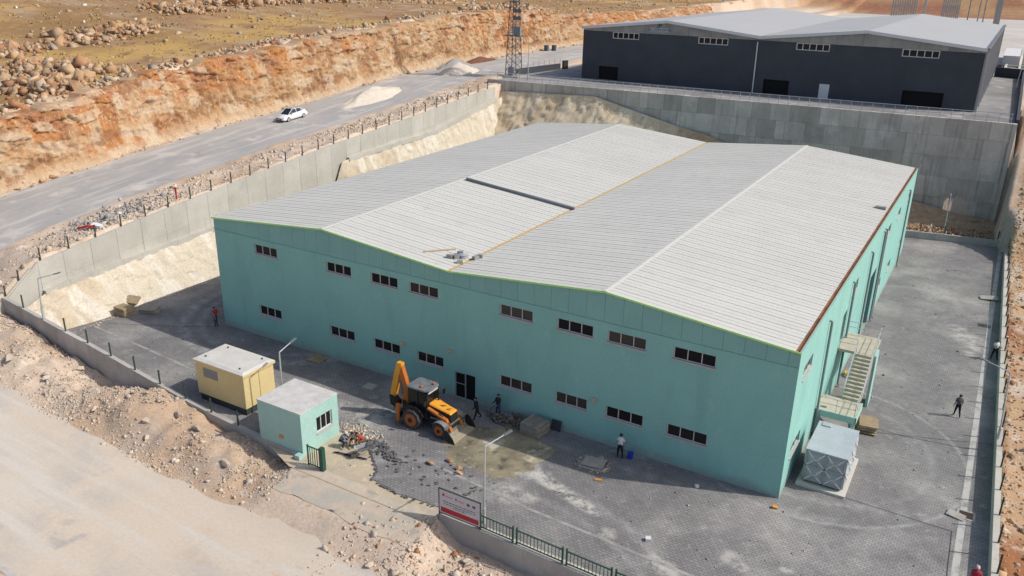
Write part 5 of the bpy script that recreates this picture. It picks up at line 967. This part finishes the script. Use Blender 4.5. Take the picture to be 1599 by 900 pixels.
# sand piles
MSAND = M('pale_sand', (.62,.55,.45), .95, (.56,.49,.40), 1.2, bump=.25, bscale=8); MGRAV = M('grey_gravel', (.33,.32,.30), .95, (.26,.25,.24), 2, bump=.5, bscale=10)
def pile(x, y, rx, ry, h, mat, lab, rz=0, seed=1, up=0.0):
    n = 42; A, B = np.meshgrid(np.linspace(-1.25,1.25,n), np.linspace(-1.25,1.25,n), indexing='ij'); d = np.hypot(A, B)+.16*fbm(A*2.2, B*2.2, 0, 4, seed); z = h*np.clip(1-d, -.08, 1)**1.0*np.where(d < 1, 1, 1)+.06*h*fbm(A*7, B*7, 0, 3, seed+4)*(d < 1)
    z = np.where(d < 1, z, -.1-.25*(d-1)); o = npmesh('sand_pile', np.stack([A*rx, B*ry, z], -1).reshape(-1, 3), gridfaces(n, n), mat); o.location = (x, y, float(roadz(y))+.06+up); sl_y = (float(roadz(y+2))-float(roadz(y-2)))/4
    o.rotation_euler = (math.atan(sl_y), 0, rz); return tag(o, lab, 'sand pile')
pile(-73.3, 51.5, 2.6, 7.5, 1.7, MSAND, 'long low pile of pale sand on the upper road', .12, 3); pile(-73.6, 74.3, 2.8, 4.2, 1.8, MSAND, 'conical pile of white sand at the top of the road', 0, 9); pile(-78.0, 79.5, 2.4, 4.5, 1.6, MGRAV, 'grey gravel pile beyond the white sand by the cliff', 0, 15); pile(-79.5, 90, 1.5, 5.5, .9, M('dark_soil', (.17,.075,.045), .95), 'long dark red soil heap at the far foot of the cliff', 0, 19)
# ------------------------------------------------------------------ building site far behind
fs = polysheet('site_slab', [(-60,153), (12,153), (16,370), (-75,370)], 13.15, M('site_concrete', (.56,.53,.48), .9, (.46,.42,.37), .05), skirt=.3)
polysheet('foundation_bed', [(4.5,134), (12.5,134), (13,196), (4.5,196)], 13.35, M('foundation_soil', (.15,.14,.13), .95, (.24,.22,.2), .2), skirt=.2)
fbm_ = thing('foundation_beams', 'grid of pale foundation beams on the site behind the warehouse', 'foundation')
for k in range(9): MB().box(4.8, 12.4, 140+k*6.5, 140.5+k*6.5, 13.35, 13.75).build('beam', M('pale_slab', (.55,.53,.47)), fbm_)
for k in range(4): MB().box(5+k*2.3, 5.4+k*2.3, 139, 194, 13.36, 13.7).build('beam', M('pale_slab', (.55,.53,.47)), fbm_)
MCOL = M('precast_column', (.42,.40,.37), .9, (.34,.33,.3), .4)
cm_ = MB().box(-.16, .16, -.2, .2, 0, 11).box(-.22, .22, -.24, .24, 8.3, 8.8).mesh('precast_column', MCOL)
rows = [('first', [(-26.5+k*.62, 222) for k in range(11)]), ('second', [(-13.7+k*.5, 222) for k in range(9)]), ('third', [(-.8+k*.28, 222-k*1.5) for k in range(6)]), ('loose', [(-17.6,215), (-18.2,224), (-7.5,228), (-5.2,232), (-3.6,226)])]
for nm, pts in rows:
    for x, y in pts:
        o = link('precast_column', cm_, None, (x, y, 13.1)); tag(o, {'first':'grey precast column in the left row behind the warehouse roof', 'second':'grey precast column in the middle row behind the warehouse roof', 'third':'grey precast column in the right row behind the warehouse corner', 'loose':'single grey precast column between the rows behind the warehouse'}[nm], 'column', 'precast columns, '+nm+' row')
tag(MB().box(4.3, 7.2, 150, 172, 13.4, 15.2).build('white_block', M('white_wall_block', (.62,.61,.59), .8)), 'long white block beside the far corner of the warehouse', 'block')
# ------------------------------------------------------------------ people
def person(name_lab, loc, rz, shirt, trous, pose, hair=(.02,.016,.013), cap=None, skin=(.33,.19,.12), s=1.0, sleeves='short', shoe=(.03,.03,.03)):
    g = dict(lean=0, twist=0, hipL=(0,.06), hipR=(0,.06), kneeL=0, kneeR=0, armL=(0,.12), armR=(0,.12), elbL=.15, elbR=.15, head=0); g.update(pose)
    V = []; E_ = []; Rr = []; seg = []
    def v(p, r_, par=None, m_=0):
        V.append(Vector(p)); Rr.append(r_*(1.22 if r_ > .04 else 1.0)); i = len(V)-1
        if par is not None: E_.append((par, i)); seg.append((par, i, m_))
        return i
    SH, TR, SK, SO = 0, 1, 2, 3
    root = v((0,0,.93), .135, None); ln = g['lean']; up = Vector((math.sin(ln), 0, math.cos(ln))); fw = Vector((math.cos(ln), 0, -math.sin(ln))); P0 = V[root]
    wa = v(P0+up*.16, .125, root, TR); ch = v(P0+up*.36, .15, wa, SH); st2 = v(P0+up*.50, .12, ch, SH); nk = v(P0+up*.58, .056, st2, SK)
    hl = g['head']; hu = Vector((math.sin(ln*.6+hl), 0, math.cos(ln*.6+hl))); hf = Vector((math.cos(ln*.6+hl), 0, -math.sin(ln*.6+hl)))
    jw = v(V[nk]+hu*.075+hf*.015, .068, nk, SK); sk_ = v(V[nk]+hu*.15, .092, jw, SK); cr = v(V[nk]+hu*.215-hf*.01, .07, sk_, SK); ns = v(V[sk_]+hf*.098-hu*.02, .016, sk_, SK)
    for sd, (ap, ao), el in ((1, g['armL'], g['elbL']), (-1, g['armR'], g['elbR'])):
        shd = v(V[st2]+Vector((0, sd*.175, 0))-up*.015, .068, st2, SH)
        def dr(pitch, out): return Vector((math.sin(pitch)*math.cos(out), sd*math.sin(out), -math.cos(pitch)*math.cos(out)))
        d1 = dr(ap+ln*.3, ao); e0 = v(V[shd]+d1*.15, .054, shd, SH); e1 = v(V[shd]+d1*.29, .045, e0, SK if sleeves == 'short' else SH); d2 = dr(ap+ln*.3+el, ao*.5); w0 = v(V[e1]+d2*.13, .042, e1, SK if sleeves == 'short' else SH); w1 = v(V[e1]+d2*.25, .029, w0, SK if sleeves == 'short' else SH); pm_ = v(V[w1]+d2*.07, .034, w1, SK)
        side = Vector((d2.z, 0, -d2.x)); side = side.normalized() if side.length > .1 else Vector((1,0,0))
        for k, (o_, l_) in enumerate(((-.030,.075), (-.010,.085), (.010,.082), (.029,.065))):
            f0 = v(V[pm_]+d2*.04+side*o_, .0105, pm_, SK); f1 = v(V[f0]+d2*l_*.55+Vector((0,-sd*.008,0)), .009, f0, SK); v(V[f1]+d2*l_*.45+Vector((0,-sd*.02,0)), .008, f1, SK)
        t0 = v(V[w1]+d2*.035+side*.042, .012, pm_, SK); v(V[t0]+d2*.045+side*.018, .010, t0, SK)
    for sd, (hp_, ho), kn in ((1, g['hipL'], g['kneeL']), (-1, g['hipR'], g['kneeR'])):
        h0 = v(P0+Vector((0, sd*.095, -.05)), .098, root, TR); d1 = Vector((math.sin(hp_)*math.cos(ho), sd*math.sin(ho), -math.cos(hp_)*math.cos(ho))); t1 = v(V[h0]+d1*.2, .083, h0, TR); k0 = v(V[h0]+d1*.42, .058, t1, TR)
        a2 = hp_-kn; d2 = Vector((math.sin(a2)*math.cos(ho), sd*math.sin(ho)*.6, -math.cos(a2)*math.cos(ho))); c0 = v(V[k0]+d2*.15, .056, k0, TR); an = v(V[k0]+d2*.40, .038, c0, TR); he = v(V[an]+Vector((-.03,0,-.045)), .036, an, SO); to = v(V[an]+Vector((.15, sd*.02, -.055)), .034, an, SO)
    low = min(V[i].z-Rr[i] for i in range(len(V))); V = [Vector((p.x, p.y, p.z-low)) for p in V]
    me = bpy.data.meshes.new('body'); me.from_pydata(V, E_, []); o = bpy.data.objects.new('body_tmp', me); COL.objects.link(o); sk2 = o.modifiers.new('s', 'SKIN'); o.modifiers.new('ss', 'SUBSURF').levels = 1
    for i, q_ in enumerate(me.skin_vertices[0].data): q_.radius = (Rr[i], Rr[i]*(1.25 if i in (2, 1) else 1.0)) if False else (Rr[i], Rr[i]); q_.use_root = (i == 0)
    sk2.use_smooth_shade = True; dg = bpy.context.evaluated_depsgraph_get(); bm_e = bpy.data.meshes.new_from_object(o.evaluated_get(dg)); bpy.data.objects.remove(o)
    sm2 = [M('cloth_%.3f_%.3f_%.3f' % tuple(shirt), shirt, .9, coords='obj'), M('cloth_%.3f_%.3f_%.3f' % tuple(trous), trous, .9, coords='obj'), M('skin_%.2f' % skin[0], skin, .6, coords='obj'), M('shoe_%.2f' % shoe[0], shoe, .7, coords='obj')]
    bm_e.materials.clear()
    for q_ in sm2: bm_e.materials.append(q_)
    A = np.array([V[a] for a, b, m_ in seg]); B = np.array([V[b] for a, b, m_ in seg]); mi = np.array([m_ for a, b, m_ in seg]); C_ = np.array([p.center for p in bm_e.polygons]); AB = B-A; rad = np.array([(Rr[a]+Rr[b])/2 for a, b, m_ in seg])
    t = np.clip(((C_[:, None]-A[None])*AB[None]).sum(-1)/((AB**2).sum(-1)[None]+1e-9), 0, 1); d = np.linalg.norm(A[None]+AB[None]*t[..., None]-C_[:, None], axis=-1)-rad[None]
    bm_e.polygons.foreach_set('material_index', mi[d.argmin(1)].astype(np.int32)); bm_e.polygons.foreach_set('use_smooth', np.ones(len(bm_e.polygons), bool)); bm_e.update()
    r0 = thing('person', name_lab, 'person', loc, rz); r0.scale = (s, s, s); link('body', bm_e, r0)
    hc = V[sk_]; hm = MB(); n1, n2 = 10, 5; R_ = .108
    for i in range(n2+1):
        th = (PI*.56)*i/n2; 
        for j in range(n1): ph = 2*PI*j/n1; hm.v.append(tuple(hc+hu*(R_*1.08*math.cos(th)+.012)+(hf*math.cos(ph)+Vector((0,1,0))*math.sin(ph))*R_*math.sin(th)-hf*(.016+.03*(1-math.cos(th)))))
    for i in range(n2):
        for j in range(n1): hm.f.append((i*n1+j, i*n1+(j+1) % n1, (i+1)*n1+(j+1) % n1, (i+1)*n1+j)); hm.m.append(0)
    hm.build('cap' if cap else 'hair', M('cap_%.2f' % cap[0], cap, .8, coords='obj') if cap else M('hair_dark', hair, .7, coords='obj'), r0, True)
    if cap: MB().cbox(tuple(hc+hf*.13+hu*.045), (.1,.13,.015)).build('cap_peak', M('cap_%.2f' % cap[0], cap, .8, coords='obj'), r0)
    for sd in (-1, 1): MB().cbox(tuple(hc+hf*.088+Vector((0, sd*.034, 0))+hu*.012), (.012,.022,.012)).build('eye', M('eye_dark', (.02,.015,.012), .4), r0); MB().cbox(tuple(hc+Vector((0, sd*.094, 0))), (.035,.02,.055)).build('ear', sm2[2], r0)
    MB().cbox(tuple(V[jw]+hf*.066+hu*.008), (.012,.045,.01)).build('mouth', M('lip', (.25,.10,.08), .6), r0)
    return r0
BLK = (.018,.018,.02); WSH = (.66,.66,.68); JEAN = (.04,.07,.13)
person('worker in red shirt and jeans reaching towards the left factory corner', (-48.15,-.75,0), .25, (.42,.035,.035), JEAN, dict(armL=(1.35,.15), elbL=.1, armR=(.2,.2)), s=1.03)
person('worker in black stepping forward between loader and entrance', (-20.45,-1.85,0), -2.3, BLK, BLK, dict(lean=.22, hipL=(.35,.08), hipR=(-.3,.08), kneeR=.25, armL=(.35,.15), armR=(-.1,.2), elbL=.4), sleeves='long')
person('worker in dark jacket and jeans holding a hose by the front wall', (-19.4,-.75,0), -PI/2-.2, (.03,.022,.022), JEAN, dict(hipL=(.05,.14), hipR=(0,.14), armL=(.35,.12), armR=(.35,.12), elbL=1.1, elbR=1.1, head=.25), sleeves='long')
person('worker in white shirt and black trousers facing the front wall', (-9.95,-1.05,0), PI/2, WSH, BLK, dict(hipL=(.03,.12), hipR=(0,.12), armL=(.25,.32), armR=(.25,.32), elbL=1.2, elbR=1.2, head=.2))
person('man in dark grey shirt walking across the sunny side yard', (8.42,17.0,0), PI/2+.35, (.09,.095,.115), BLK, dict(lean=.05, hipL=(.22,.06), hipR=(-.2,.06), kneeR=.3, armL=(-.15,.28), armR=(.15,.3), elbL=.35, elbR=.5))
person('man in white shirt and black trousers by the right yard wall', (10.3,29.4,0), -PI/2+.5, WSH, BLK, dict(lean=-.05, hipL=(.1,.2), hipR=(-.05,.2), armL=(.3,.12), armR=(.35,.12), elbL=1.5, elbR=1.6, head=.45))
CR = dict(lean=.75, hipL=(1.75,.2), hipR=(1.6,.2), kneeL=2.2, kneeR=2.05, armL=(.35,.1), armR=(.5,.1), elbL=.2, elbR=.3, head=.2)
person('crouching worker in blue-grey jacket and white cap beside the guard house', (-26.15,-9.55,0), .15, (.17,.19,.26), (.05,.05,.06), CR, cap=(.62,.60,.56), sleeves='long')
person('crouching worker in pale top behind the wheelbarrow', (-25.55,-8.9,0), -1.1, (.50,.44,.36), (.10,.03,.03), CR)
person('crouching worker in rust-red shirt right behind the wheelbarrow', (-24.85,-8.75,0), -2.1, (.38,.075,.05), (.16,.08,.05), CR)
person('person with pink-white cap and red top at the bottom right', (10.55,-3.1,0), PI/2, (.40,.04,.06), (.05,.05,.08), dict(head=.2), cap=(.60,.42,.45))
MB().tube([(-19.5,-1.0,.95), (-19.75,-1.1,.75), (-19.95,-1.0,.3), (-19.7,-1.3,.03), (-19.0,-1.7,.03), (-18.2,-1.6,.03), (-17.8,-2.2,.03)], .022, 6).build('water_hose', MBK); tag(bpy.data.objects['water_hose'], 'thin dark hose running from the worker across the shaded paving', 'hose')
